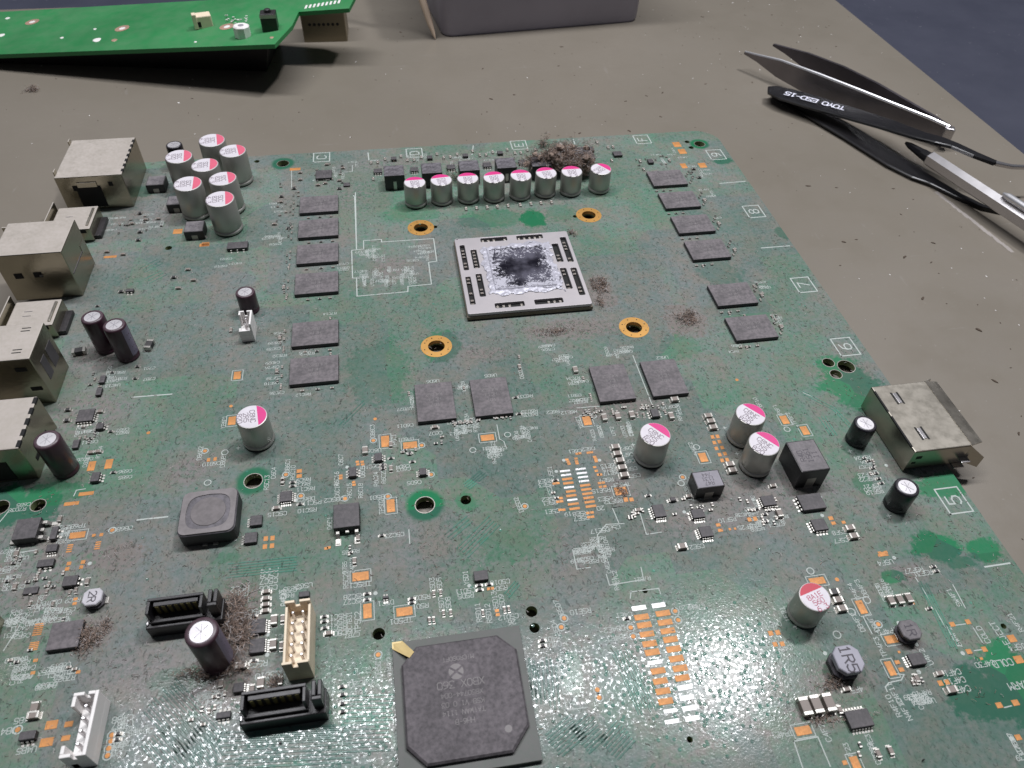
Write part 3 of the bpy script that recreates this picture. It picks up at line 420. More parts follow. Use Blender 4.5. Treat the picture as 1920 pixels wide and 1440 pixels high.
# ---- solder pads, each its own piece
PADC = {}
def pad(box, mat='copper', frame=False, rz=0):
    x, y, w, h = box; w = max(.5, abs(w)); h = max(.5, abs(h)); key = (round(w, 1), round(h, 1), mat)
    if key not in PADC:
        b = MB(); b.box(-w / 2, w / 2, -h / 2, h / 2, 0, .06, c=.04); PADC[key] = b.mesh('solder_pad', mat)
    part('solder_pad', PADC[key], (x, y), rz)
    if frame: FR.poly([(x - w / 2 - .45, y - h / 2 - .45), (x + w / 2 + .45, y - h / 2 - .45), (x + w / 2 + .45, y + h / 2 + .45), (x - w / 2 - .45, y + h / 2 + .45), (x - w / 2 - .45, y - h / 2 - .45)], .16, .03)
FR = MB()
for bx in ((-47.79,-90.74,3.23,1.91), (-46.63,-98.42,1.63,3.04), (-39.58,-99.58,3.12,1.77), (-41.39,-56.57,1.87,3.30), (-35.75,-58.48,3.17,1.90), (-17.71,-58.75,3.14,1.81), (6.71,-56.88,1.96,2.75), (9.48,-77.97,2.75,2.05), (-41.00,-74.67,1.74,3.31), (-76.95,-30.17,1.74,2.66), (-76.85,-45.27,1.73,2.61), (-105.24,-72.76,3.08,1.51), (43.40,-105.18,3.25,1.50), (49.61,-111.86,1.48,2.84), (52.49,-118.95,3.01,1.53), (49.10,-124.21,1.33,2.70), (28.08,-132.23,2.87,1.47), (34.74,-138.55,1.46,2.02), (54.49,-63.23,1.73,2.60), (57.98,-67.12,1.71,2.64), (30.87,-71.50,1.81,2.60)): pad(bx, 'copper', True)
for bx in ((9.98,-80.34,0.93,1.19), (11.22,-80.52,0.93,1.00), (-106.27,-54.63,1.54,2.68), (-102.64,-54.54,1.55,2.69), (-105.76,-62.22,3.07,0.97), (-108.26,-64.46,3.03,0.95), (-80.95,-56.44,0.71,1.04), (-79.52,-56.39,0.71,1.04), (-60.74,-62.48,1.17,1.00), (-60.69,-63.87,1.17,0.99), (-101.89,-73.33,0.72,0.71), (-100.42,-73.37,0.72,0.80), (-105.34,-79.42,0.83,0.84), (-105.40,-80.62,0.76,0.83), (-102.67,-79.48,0.77,0.84), (-102.76,-80.60,0.69,0.83), (-66.96,-79.17,0.87,1.13), (-65.60,-79.24,0.87,1.13), (-67.02,-81.08,0.86,1.11), (-65.60,-81.08,0.86,1.11), (-100.80,-111.59,1.97,1.48), (-100.90,-114.45,2.12,1.44), (-97.94,-111.91,1.38,0.99), (-97.89,-114.24,1.42,0.91),
     (51.01,-123.30,0.94,0.76), (51.04,-124.73,1.00,0.81), (29.54,-114.34,0.89,1.02), (30.96,-114.40,0.89,1.02), (29.49,-116.58,0.88,0.93), (30.89,-116.69,0.88,0.93), (65.68,-117.89,1.05,0.95), (69.06,-117.87,0.98,1.02), (65.74,-123.42,1.09,0.96), (68.97,-123.45,1.02,0.97), (32.98,-138.28,0.85,0.74), (56.96,-128.17,0.86,0.97), (58.29,-128.17,0.86,0.91), (35.17,-89.17,0.84,1.08), (36.51,-89.18,0.77,1.08), (27.98,-89.54,1.03,0.77), (27.97,-90.88,1.10,0.76), (30.07,-90.91,0.49,0.59), (31.25,-90.95,0.49,0.59), (52.97,-91.42,1.05,0.86), (52.97,-92.69,1.04,0.85), (55.27,-92.80,0.77,0.68), (65.41,-133.48,1.16,0.98), (68.66,-133.52,1.30,1.04), (65.38,-139.07,1.13,0.98), (74.30,-126.28,1.69,1.45), (75.59,-122.29,1.52,1.44), (59.84,-101.34,1.27,1.03), (67.30,-125.05,0.61,0.51), (60.38,-112.69,0.50,0.50), (60.31,-111.71,0.50,0.43), (52.36,-121.52,0.47,0.45),
     (-100.22,34.86,2.65,2.48), (-91.45,26.79,2.91,1.46), (-90.69,46.02,1.43,2.04), (69.65,68.51,2.74,3.37), (70.04,63.48,2.71,3.29), (67.45,53.81,2.07,3.12), (74.18,53.38,2.65,3.12), (-91.23,27.12,2.19,1.92), (-117.68,24.19,3.54,1.06), (-66.41,67.19,3.56,1.63)): pad(bx)
for q in ((168,1018),(196,1015),(178,1050),(207,1045),(190,1083),(222,1078),(208,1118),(238,1112),(222,1150),(250,1146)): pass
for bx in ((35.16,-65.93,0.84,1.05), (36.40,-65.94,0.84,1.05), (34.98,-67.65,0.84,1.03), (36.29,-67.56,0.84,1.03), (34.87,-69.41,0.83,1.02), (36.29,-69.35,0.83,1.02), (34.97,-71.29,0.83,1.00), (36.32,-71.16,0.83,1.00), (34.96,-72.96,0.82,0.99), (36.18,-72.93,0.82,0.99)): pad(bx)
LP = [(-1.67,-70.82,2.40,0.55), (-1.67,-71.95,2.39,0.55), (-1.64,-73.08,2.38,0.65), (-1.63,-74.22,2.37,0.64), (-1.72,-75.37,2.35,0.53), (-1.55,-76.48,2.20,0.63), (-1.68,-77.63,2.33,0.62), (-1.70,-78.75,2.32,0.52), (-1.72,-79.84,2.46,0.61), (-1.69,-81.07,2.37,0.61)]
RP = [(1.98,-70.77,2.41,0.55), (1.99,-71.95,2.40,0.55), (2.00,-73.07,2.38,0.54), (1.97,-74.18,2.37,0.54), (1.98,-75.34,2.36,0.64), (1.98,-76.47,2.35,0.63), (1.94,-77.61,2.34,0.63), (1.95,-78.72,2.40,0.62), (1.94,-79.84,2.32,0.62), (1.97,-80.98,2.38,0.61)]
for i, bx in enumerate(LP): pad(bx, 'solder' if i in (0, 1, 4, 7) else 'copper')
for i, bx in enumerate(RP): pad(bx, 'solder' if i < 4 else 'copper')
LP = [(5.80,-105.56,2.91,0.98), (5.79,-107.47,2.89,1.18), (5.84,-109.13,2.86,1.16), (5.84,-110.98,2.84,1.14), (5.80,-112.90,2.81,1.22), (5.82,-114.58,2.79,1.20), (5.76,-116.53,2.76,0.78), (5.88,-118.17,2.74,1.15), (5.72,-120.04,2.72,1.13), (5.66,-121.89,2.69,1.11), (5.60,-123.70,2.67,1.09), (5.94,-125.45,2.46,0.71), (5.66,-127.26,2.62,0.79)]
RP = [(9.81,-105.58,2.72,0.98), (10.15,-107.33,2.90,1.18), (10.00,-109.20,2.88,1.16), (9.99,-110.95,2.85,1.14), (9.98,-112.67,2.83,1.22), (10.00,-114.58,2.80,1.20), (9.93,-116.44,2.78,1.18), (10.06,-118.30,2.75,1.16), (9.89,-120.08,2.73,1.14), (9.81,-121.84,2.70,0.93), (9.62,-123.65,2.68,0.91), (9.49,-125.52,2.65,0.89), (9.40,-127.28,2.63,0.88)]
for i, bx in enumerate(LP): pad(bx, 'solder' if i in (0, 6, 11, 12) else 'copper')
for i, bx in enumerate(RP): pad(bx, 'solder' if i in (0, 9, 10, 11, 12) else 'copper')
part('pad_outline_print', FR.mesh('pad_outline_print', 'silk'), kind='stuff')
# tiny pads, test vias: too small to pick apart
b = MB()
for q in ((-44.11,-55.92), (-33.11,-58.91), (-43.47,-49.34), (-31.68,-67.60), (-41.49,-72.16), (-12.31,-78.93), (-63.62,-63.06), (-60.17,-69.35), (-50.70,-71.41), (-82.03,-53.72), (-77.50,-40.51), (-95.51,-46.42), (-44.92,-107.46), (-9.20,-105.50), (-10.12,-107.20), (3.12,-109.24), (3.11,-111.04), (12.67,-107.26), (12.68,-109.12), (-6.08,-119.86), (-6.09,-121.27), (51.17,-115.73), (47.55,-105.47), (47.84,-48.73), (-98.41,-72.58), (-90.30,-114.91), (-90.25,-115.87), (-90.39,-117.06), (-90.37,-118.21), (-106.23,-111.59), (24.35,-76.30)):
    b.lathe([(.45, 0), (.43, .05), (.01, .055)], 12, *q)
for (bx, n, k) in (((-106.03,-75.82,1.06,2.07), 4, 0), ((-100.60,-75.90,1.06,2.08), 4, 0), ((-107.65,-93.10,1.63,2.58), 6, 0), ((-107.57,-96.43,1.60,1.79), 5, 0)):
    x, y, w, h = bx
    for i in range(n): yy = y + h * ((i + .5) / n - .5); b.box(x - w / 2, x + w / 2, yy - h / n * .3, yy + h / n * .3, 0, .05)
for (x, y) in ((-0.56,-67.74), (-0.44,-68.38), (-0.33,-69.01), (1.57,-67.73), (1.53,-68.50), (1.52,-69.12), (5.95,-67.88), (6.05,-68.52), (6.02,-69.13), (4.77,-66.45), (5.54,-66.41), (2.12,-66.40), (2.77,-66.33), (5.26,-70.72), (5.38,-71.80), (5.61,-72.89), (6.09,-72.96), (5.28,-75.23), (6.15,-75.20), (5.27,-76.25), (6.25,-76.25), (-4.81,-73.94), (-3.95,-73.91), (-4.87,-77.83), (-4.06,-77.95), (-4.96,-78.81), (-4.12,-78.79), (-4.92,-80.92), (-4.11,-81.03), (0.87,-82.58), (1.81,-82.58), (0.85,-83.67), (1.67,-83.66), (-106.53,-99.29), (-106.38,-101.63), (-98.45,-102.66), (-102.25,-87.68), (-102.20,-88.63), (-22.74,-97.19), (-22.10,-97.21), (-21.84,-102.03), (-21.79,-102.89), (-47.89,-61.67), (-46.81,-61.83), (-47.78,-62.45), (-46.71,-62.60), (-51.59,-65.07), (-51.59,-65.81), (-48.81,-67.23), (-48.70,-67.98), (-54.61,-83.31), (-54.07,-83.18), (59.35,-100.97), (59.03,-101.57), (60.71,-101.00), (60.56,-101.58)): b.box(x - .38, x + .38, y - .3, y + .3, 0, .05)
part('small_pads', b.mesh('small_pads', 'copper'), kind='stuff')

# ---- trace bundles under the solder mask, showing as low ridges
b = MB()
def bundle(a, c, n, pitch, w=.36, bend=None, jit=.15):
    dx, dy = c[0] - a[0], c[1] - a[1]; l = math.hypot(dx, dy); nx, ny = -dy / l, dx / l
    for i in range(n):
        o = (i - (n - 1) / 2) * pitch; e0 = rnd.uniform(-jit, jit) * l * .3; e1 = rnd.uniform(-jit, jit) * l * .3; ux, uy = dx / l, dy / l
        p0 = (a[0] + nx * o + ux * e0, a[1] + ny * o + uy * e0); p1 = (c[0] + nx * o + ux * e1, c[1] + ny * o + uy * e1)
        pts = [p0, p1]
        if bend: pts.append((p1[0] + bend[0], p1[1] + bend[1]))
        for q0, q1 in zip(pts[:-1], pts[1:]):
            ddx, ddy = q1[0] - q0[0], q1[1] - q0[1]; ll = math.hypot(ddx, ddy); mx, my = -ddy / ll * w / 2, ddx / ll * w / 2
            prof = ((-1, 0), (-.55, .075), (.55, .075), (1, 0))
            b.add([(q[0] + mx * s, q[1] + my * s, z) for q in (q0, q1) for s, z in prof], [(0, 1, 5, 4), (1, 2, 6, 5), (2, 3, 7, 6)])
bundle((-83.34,-109.12), (-73.67,-119.63), 12, .62); bundle((-79.60,-114.31), (-73.31,-122.79), 10, .6); bundle((-67.32,-118.56), (-52.31,-120.11), 4, .7); bundle((-72.04,-121.30), (-50.82,-123.56), 12, .72); bundle((-51.70,-118.86), (-43.14,-119.86), 14, .72)
bundle((-14.98,-113.21), (-15.80,-120.93), 7, .8, jit=.5); bundle((-11.23,-128.02), (-7.55,-125.89), 9, .62); bundle((-6.71,-130.17), (-2.83,-127.51), 8, .62); bundle((-0.04,-113.39), (1.81,-124.86), 7, .55); bundle((-29.56,-84.17), (-24.62,-80.46), 3, .9); bundle((-27.05,-88.38), (-19.42,-81.66), 5, .8); bundle((-19.46,-99.15), (-16.93,-96.79), 3, .6); bundle((-73.66,-85.67), (-60.77,-85.94), 6, .62); bundle((-17.39,-113.53), (-17.58,-120.03), 4, .7)
bundle((-107.48,16.55), (-103.16,20.21), 3, 1.4); bundle((-105.16,11.34), (-101.31,14.52), 3, 1.4); bundle((-24.39,-72.07), (-19.98,-68.76), 4, .6); bundle((-51.41,-50.09), (-45.84,-43.42), 2, .8); bundle((64.04,-63.28), (64.27,-69.56), 3, .8); bundle((62.99,-55.36), (68.17,-61.50), 2, .8, bend=(1.5, -6)); bundle((64.65,-108.79), (63.52,-122.21), 4, .5); bundle((-15.96,-128.17), (-10.95,-125.37), 8, .62); bundle((-83.43,-116.10), (-78.62,-121.42), 8, .62)
for _ in range(520):      # tented vias by the near traces
    x, y = rnd.choice(((rnd.uniform(-16, 20), rnd.uniform(-135, -107)), (rnd.uniform(-75, -42), rnd.uniform(-130, -112)), (rnd.uniform(2, 30), rnd.uniform(-130, -112)), (rnd.uniform(-110, 80), rnd.uniform(-130, 60))))
    b.lathe([(.34, 0), (.26, .05), (.1, .03)], 8, x, y)
part('solder_masked_traces', b.mesh('solder_masked_traces', 'trace'), kind='stuff')

# ------------------------------------------------------------------ components : integrated circuits
CH = {}
def chip_mesh(w, l, h, mat, name):
    k = (round(w, 2), round(l, 2), h, mat)
    if k not in CH:
        b = MB(); b.box(-w / 2, w / 2, -l / 2, l / 2, .12, h, c=min(.12, h * .15)); CH[k] = b.mesh(name, mat)
    return CH[k]
def memory(x, y, w, l, label, rows=True):
    o = part('memory_chip', chip_mesh(w, l, 1.15, 'chip', 'memory_chip'), (x, y), label=label)
    b = MB()
    nx, ny = int(w / .8) - 1, int(l / .8) - 1
    for i in range(nx):
        for j in range(ny):
            if i in (0, nx - 1) or j in (0, ny - 1): b.box(-w / 2 + .6 + i * (w - 1.2) / (nx - 1) - .2, -w / 2 + .6 + i * (w - 1.2) / (nx - 1) + .2, -l / 2 + .6 + j * (l - 1.2) / (ny - 1) - .2, -l / 2 + .6 + j * (l - 1.2) / (ny - 1) + .2, 0, .13)
    tag(sub('solder_balls', b.mesh('solder_balls', 'tin'), o), kind='stuff')
    b = MB()
    if w > l:
        for r_, t_ in ((1.6, 'K4J52324'), (0, 'HC14'), (-1.6, '107')): text(b, t_, 0, r_, .9, 180, 1.156, .1)
    else:
        for r_, t_ in ((2.2, 'K4J52'), (.6, 'HC14'), (-1.2, '107')): text(b, t_, 0, r_, .9, 180, 1.156, .1)
    sub('print', b.mesh('print', 'chip_print'), o)
ordl = ('farthest', 'second', 'third', 'fourth', 'fifth', 'nearest')
for n_, y in zip(ordl, (38.6, 25.4, 12.4, -1.5, -22.6, -36.3)): memory(-57.9, y + 4.6, 12.0, 9.2, '%s dusty memory chip in the column left of the processor' % n_)
for n_, y in zip(ordl, (40.6, 27.1, 13.3, -.26, -21.6, -35.8)): memory(58.5, y + 4.6, 12.0, 9.2, '%s dusty memory chip in the column along the right edge' % n_)
for n_, (x, y) in (('leftmost', (-28.87,-46.55)), ('second', (-15.18,-46.77)), ('third', (15.55,-46.23)), ('rightmost', (29.08,-46.26))): memory(x, y, 9.2, 12.2, '%s of the four upright memory chips in front of the processor' % n_)

def ic(box, h=1.0, mat='chip2', sides='', nl=5, rz=0, name='integrated_circuit', label=None):
    x, y, w, l = box; w, l = abs(w), abs(l)
    o = part(name, chip_mesh(w, l, h, mat, name), (x, y), rz, label=label)
    if sides:
        b = MB()
        for s_ in sides:
            for i in range(nl):
                t_ = (i + .5) / nl - .5; k = (l if s_ in 'lr' else w) * t_ * .92; e = (w if s_ in 'lr' else l) / 2; lw = min(.22, (l if s_ in 'lr' else w) / nl * .28)
                seg = [(e - .05, h * .55), (e + .22, h * .5), (e + .32, .1), (e + .75, .05)]
                for (a0, z0), (a1, z1) in zip(seg[:-1], seg[1:]):
                    q = [(a0, k - lw, z0), (a0, k + lw, z0), (a1, k + lw, z1), (a1, k - lw, z1)]
                    q += [(u, v, max(0, z - .1)) for u, v, z in q]
                    f = {'r': lambda u, v: (u, v), 'l': lambda u, v: (-u, -v), 'f': lambda u, v: (-v, u), 'n': lambda u, v: (v, -u)}[s_]
                    b.add([(*f(u, v), z) for u, v, z in q], [(0, 1, 2, 3), (7, 6, 5, 4), (0, 4, 5, 1), (1, 5, 6, 2), (2, 6, 7, 3), (3, 7, 4, 0)])
        tag(sub('leads', b.mesh('leads', 'tin'), o), kind='stuff')
    return o
for bx, h, sd, nl in (((-33.45,-67.10,1.57,1.87),1,'lr',3), ((-48.88,-65.02,1.64,2.52),1,'lr',3), ((-43.11,-61.59,1.67,2.15),1,'lr',3), ((-23.97,-94.47,2.82,2.15),.9,'',0), ((-63.16,-69.56,2.49,2.69),.9,'lrnf',5), ((-66.95,-98.88,2.63,2.89),.9,'r',6), ((-66.90,-102.75,2.75,2.79),.9,'r',6), ((-69.58,-110.17,1.80,1.68),1,'r',4), ((-71.76,-114.61,2.42,1.11),.9,'fn',3), ((-69.04,-74.87,2.42,2.47),.9,'l',4), ((-69.82,-78.98,2.52,2.51),.9,'l',4),
     ((40.75,-85.64,3.04,2.54),1,'ln',5), ((24.25,-86.62,2.75,2.23),1,'ln',5), ((24.44,-91.23,2.70,2.52),1,'ln',5), ((49.27,-93.08,3.09,2.78),1,'ln',4), ((54.51,-123.57,3.01,2.21),1,'l',5), ((38.45,-132.06,4.40,2.99),1.1,'fn',7), ((16.09,-84.75,2.52,3.17),1,'ln',5), ((20.09,-82.11,1.17,0.95),.8,'lr',2), ((-110.44,-39.64,3.66,3.81),1,'lrn',5), ((-106.48,-43.56,1.61,1.68),1,'rl',2), ((-109.17,-27.68,1.28,2.52),.8,'',0), ((-109.13,-31.91,1.26,2.45),.8,'',0), ((-110.78,-48.13,1.34,2.48),.8,'',0), ((-104.36,-58.52,1.74,2.50),1,'lr',3),
     ((-109.58,-72.12,1.28,3.11),1,'r',2), ((-109.17,-75.71,2.10,1.72),.9,'n',4), ((-109.50,-79.13,3.10,1.67),.9,'n',3), ((-103.70,-84.05,2.71,2.21),1.1,'r',2), ((-103.82,-113.24,2.63,1.45),1.2,'n',3), ((-110.95,-84.77,2.69,1.43),.5,'',0), ((-56.63,61.37,5.28,5.10),1,'',0), ((45.83,63.33,3.04,2.89),1,'',0), ((56.16,56.99,1.88,2.46),1,'',0), ((23.01,69.82,4.44,0.01),1,'',0) if False else ((33.39,66.75,6.97,4.88),1,'',0), ((36.53,67.65,3.18,2.70),1,'',0), ((35.39,62.81,3.77,3.59),1,'',0), ((-38.64,61.54,2.74,2.52),1,'n',3), ((-26.35,61.03,2.64,2.53),1,'n',3), ((-13.75,61.19,2.78,2.78),1,'n',3), ((-1.26,61.14,2.80,2.79),1,'n',3), ((11.28,61.59,2.83,2.58),1,'n',3), ((-32.86,69.10,1.83,1.91),1,'',0), ((-20.46,68.39,1.84,1.92),1,'',0), ((-7.94,68.41,1.86,1.93),1,'',0), ((4.42,68.83,1.87,1.94),1,'',0), ((23.40,-57.38,1.89,2.44),1,'lr',3),
     ((-81.39,23.95,5.90,3.25),1.2,'n',3), ((-108.92,6.75,2.11,1.12),.9,'n',2), ((-43.02,-96.40,1.16,0.53),.8,'fn',2), ((46.47,-140.02,0.30,0.21),.8,'',0), ((-58.65,-93.41,2.05,1.15),.8,'',0), ((-61.91,-120.60,0.36,0.35),.5,'',0), ((-49.15,54.80,2.09,1.97),.6,'',0)):
    ic(bx, h, 'chip2', sd, nl)
ic((50.07,-87.32,5.39,3.99), 1.1, 'chip2', 'l', 4, name='power_transistor', label='small square power transistor near the grey box inductor')
ic((-101.95,-95.52,5.62,5.42), 1.1, 'chip', '', 0, label='square dusty controller chip at the lower left between copper pads')
# power transistors with a tab and three bent legs
def dpak(x, y, w, l, rz, label):
    o = part('power_transistor', chip_mesh(w, l, 2.2, 'chip2', 'power_transistor'), (x, y), rz, label=label)
    b = MB(); b.box(-w / 2 + .2, w / 2 - .2, l / 2 - .1, l / 2 + 1.1, .05, .5, c=.1); sub('tab', b.mesh('tab', 'tin'), o)
    for i in (-1, 0, 1):
        b = MB(); k = i * w * .36; e = -l / 2; ln = 2.6 if i else .9
        b.box(k - .38, k + .38, e - (.9 if i else .7), e + .05, .9, 1.25, c=.08)
        if i: b.loft([[(k - .36, e - .85, 1.2), (k + .36, e - .85, 1.2), (k + .36, e - .75, .95), (k - .36, e - .75, .95)], [(k - .36, e - 1.5, .35), (k + .36, e - 1.5, .35), (k + .36, e - 1.4, .02), (k - .36, e - 1.4, .02)], [(k - .36, e - ln, .3), (k + .36, e - ln, .3), (k + .36, e - ln, .02), (k - .36, e - ln, .02)]]); b.box(k - .6, k + .6, e - 3.0, e - 1.3, 0, .12, c=.05)
        sub('leg', b.mesh('leg', 'tin'), o)
dpak(-50.2, -77.2, 5.4, 5.9, 0, 'black power transistor with three bent legs towards the camera')
dpak(*(-114.61,-71.18), 5.0, 4.6, 90, 'black power transistor near the left connectors, legs to the right')

# southbridge
sx, sy = -30.2, -118.2
SB = MB(); SB.box(-12, 12, -12.1, 12.1, .35, 1.1, c=.06); o = part('southbridge_chip', SB.mesh('southbridge_chip', 'sbsub'), (sx, sy), label='large black southbridge chip with cut corners and gold corner mark')
b = MB()
for i in range(26):
    for j in (0, 25): b.lathe([(.25, 0), (.3, .36)], 6, -11.3 + i * .9, -11.3 + j * .9); b.lathe([(.25, 0), (.3, .36)], 6, -11.3 + j * .9, -11.3 + i * .9)
tag(sub('solder_balls', b.mesh('solder_balls', 'tin'), o), kind='stuff')
capp = [(-7.6, 10.4), (7.5, 10.4), (10.7, 7.2), (10.7, -6.4), (7.3, -10.4), (-7.3, -10.4), (-10.5, -7.0), (-10.5, 7.2)][::-1]
b = MB(); b.prism(capp, 1.1, 2.15, c=.35); cap_ = sub('moulded_cap', b.mesh('moulded_cap', 'chip_sb'), o)
b = MB(); b.loft([[(-12.0, 12.2, 1.12), (-10.1, 12.2, 1.12), (-8.0, 9.3, 2.2), (-8.9, 8.3, 2.2), (-12.0, 10.9, 1.12)], [(-12.0, 12.2, 1.2), (-10.1, 12.2, 1.2), (-8.0, 9.3, 2.28), (-8.9, 8.3, 2.28), (-12.0, 10.9, 1.2)]])
sub('gold_corner', b.mesh('gold_corner', 'gold_pale'), o)
b = MB(); z = 2.158
b.lathe([(.65, z), (.6, z + .01)], 18, 7.0, -6.6)
# emblem : a ball crossed by two curved strokes, with the lettering below it (upside down to the camera)
ex, ey = -.8, 4.6
for (a0, a1) in ((35, 145), (-35, 35), (145, 215), (215, 325)):
    mid = R((a0 + a1) / 2); pts = [(ex + .28 * math.cos(mid), ey + .28 * math.sin(mid), z)]
    for i in range(9):
        a = R(a0 + 7 + (a1 - a0 - 14) * i / 8); pts.append((ex + 1.35 * math.cos(a), ey + 1.45 * math.sin(a), z))
    b.add(pts, [tuple(range(len(pts)))])
for s_, yy, hh in (('MICROSOFT', 7.0, .75), ('XBOX 360', 2.35, 1.25), ('X850744-004', .5, .8), ('KSB V1.0 03', -1.1, .8), ('TAIWAN 1114', -2.6, .8), ('HH6-B', -4.2, .8)): text(b, s_, -.2, yy, hh, 180, z, hh * .12)
sub('print', b.mesh('print', 'chip_print'), cap_)

# processor package
o = None
b = MB(); b.box(-17.5, 17.5, -17.5, 17.5, .35, 1.35, c=.05); PK = part('processor_package', b.mesh('processor_package', 'substrate'), (0, 0), label='square silver processor package smeared with thermal paste')
b = MB()
for i in range(36):
    for j in (0, 35): b.lathe([(.25, 0), (.28, .36)], 6, -16.8 + i * .96, -16.8 + j * .96); b.lathe([(.25, 0), (.28, .36)], 6, -16.8 + j * .96, -16.8 + i * .96)
tag(sub('solder_balls', b.mesh('solder_balls', 'tin'), PK), kind='stuff')
SL = [(-15.39,7.94,1.45,12.35), (-15.41,-7.28,1.43,12.55), (-12.29,6.91,1.70,9.11), (-12.25,-5.32,1.64,10.39), (15.41,8.14,1.75,12.59), (15.40,-7.07,1.67,12.61), (12.35,6.84,1.84,9.24), (12.39,-5.38,1.77,9.74), (-5.49,15.72,8.26,1.98), (5.48,15.59,8.19,2.53), (-5.45,-14.73,8.35,2.07), (5.52,-14.64,8.18,2.23)]
SL2 = []
for (x, y, w, l) in SL: SL2.append((x, y, min(w * 1.15, 2.3) if l > w else w, l if l > w else min(max(l * 1.1, 1.8), 2.3)))
pl = curve_plate('stiffener_plate', rrect(-17.2, 17.2, -17.2, 17.2, .5, 3), [rrect(x - w / 2, x + w / 2, y - l / 2, y + l / 2, .45, 3) for x, y, w, l in SL2] + [circle(*(-16.53,17.10), .35, 10)], 1.36, 2.3, ['plate'], PK, .08)
for p_ in pl.data.polygons: p_.use_smooth = False
b2 = MB(); b2.box(-1, 1, -.01, .01, 0, .01)
dz = MB(); dz.box(-.34, .34, -.42, .42, 0, .45, 1, c=.06); dz.box(-.34, .34, -.42, -.25, 0, .47, 0, c=.05); dz.box(-.34, .34, .25, .42, 0, .47, 0, c=.05); dme = dz.mesh('package_capacitor', ['tin', 'ceramic'])
fl = MB()
for (x, y, w, l) in SL2:
    fl.box(x - w / 2, x + w / 2, y - l / 2, y + l / 2, 1.352, 1.372)
    n = max(3, int(max(w, l) / 1.45))
    for i in range(n):
        if rnd.random() < .3: continue
        t_ = (i + .5) / n - .5
        sub('package_capacitor', dme, PK, (x + (t_ * w if w > l else 0), y + (t_ * l if l >= w else 0), 1.37), 0 if w > l else 90)
sub('slot_floor', fl.mesh('slot_floor', 'dark'), PK)
# die and smeared paste
dcx, dcy, dw, dl = (0.31,1.00,17.64,19.35)
b = MB(); b.box(-dw / 2, dw / 2, -dl / 2, dl / 2, 2.28, 2.62, c=.05); sub('die', b.mesh('die', 'die'), PK, (dcx, dcy, 0))
N = 110; px0, px1, py0, py1 = dcx - 13.2, dcx + 13.2, dcy - 13.0, dcy + 12.6
b = MB(); idx = {}
def paste_h(x, y):
    u, v = x - dcx, y - dcy
    n_ = noise.noise(Vector((x * .35, y * .35, 3.1))); n2_ = noise.noise(Vector((x * 1.1, y * 1.1, 9.7))); n3_ = noise.noise(Vector((x * 3, y * 3, 1.7)))
    ox, oy = dw / 2 + 1.7 + 1.2 * n_ + .5 * n2_, dl / 2 + 1.9 + 1.5 * noise.noise(Vector((x * .3, y * .25, 7.7))) + .5 * n2_
    out = max(abs(u) / ox, abs(v) / oy)
    ix, iy = dw / 2 - 1.0 + 1.3 * n2_, dl / 2 - 1.0 + 1.3 * n3_
    inn = max(abs(u) / ix, abs(v) / iy)
    if out > 1 or inn < 1: return None
    e = min(1, (1 - out) * 7) * min(1, (inn - 1) * 6)
    top = 2.32 if max(abs(u) / (dw / 2), abs(v) / (dl / 2)) > 1.0 else 2.64
    return top + .10 + .42 * e ** .5 * (.75 + .5 * n2_ + .35 * n3_)
hg = [[paste_h(px0 + (px1 - px0) * i / N, py0 + (py1 - py0) * j / N) for j in range(N + 1)] for i in range(N + 1)]
for i in range(N):
    for j in range(N):
        qs = [(i, j), (i + 1, j), (i + 1, j + 1), (i, j + 1)]
        if sum(hg[a][c_] is not None for a, c_ in qs) < 3: continue
        f = []
        for a, c_ in qs:
            if (a, c_) not in idx:
                idx[(a, c_)] = len(b.v); x, y = px0 + (px1 - px0) * a / N, py0 + (py1 - py0) * c_ / N
                b.v.append((x, y, hg[a][c_] if hg[a][c_] is not None else 2.3))
            f.append(idx[(a, c_)])
        b.f.append(tuple(f)); b.m.append(0)
sub('thermal_paste', b.mesh('thermal_paste', 'paste', True), PK)

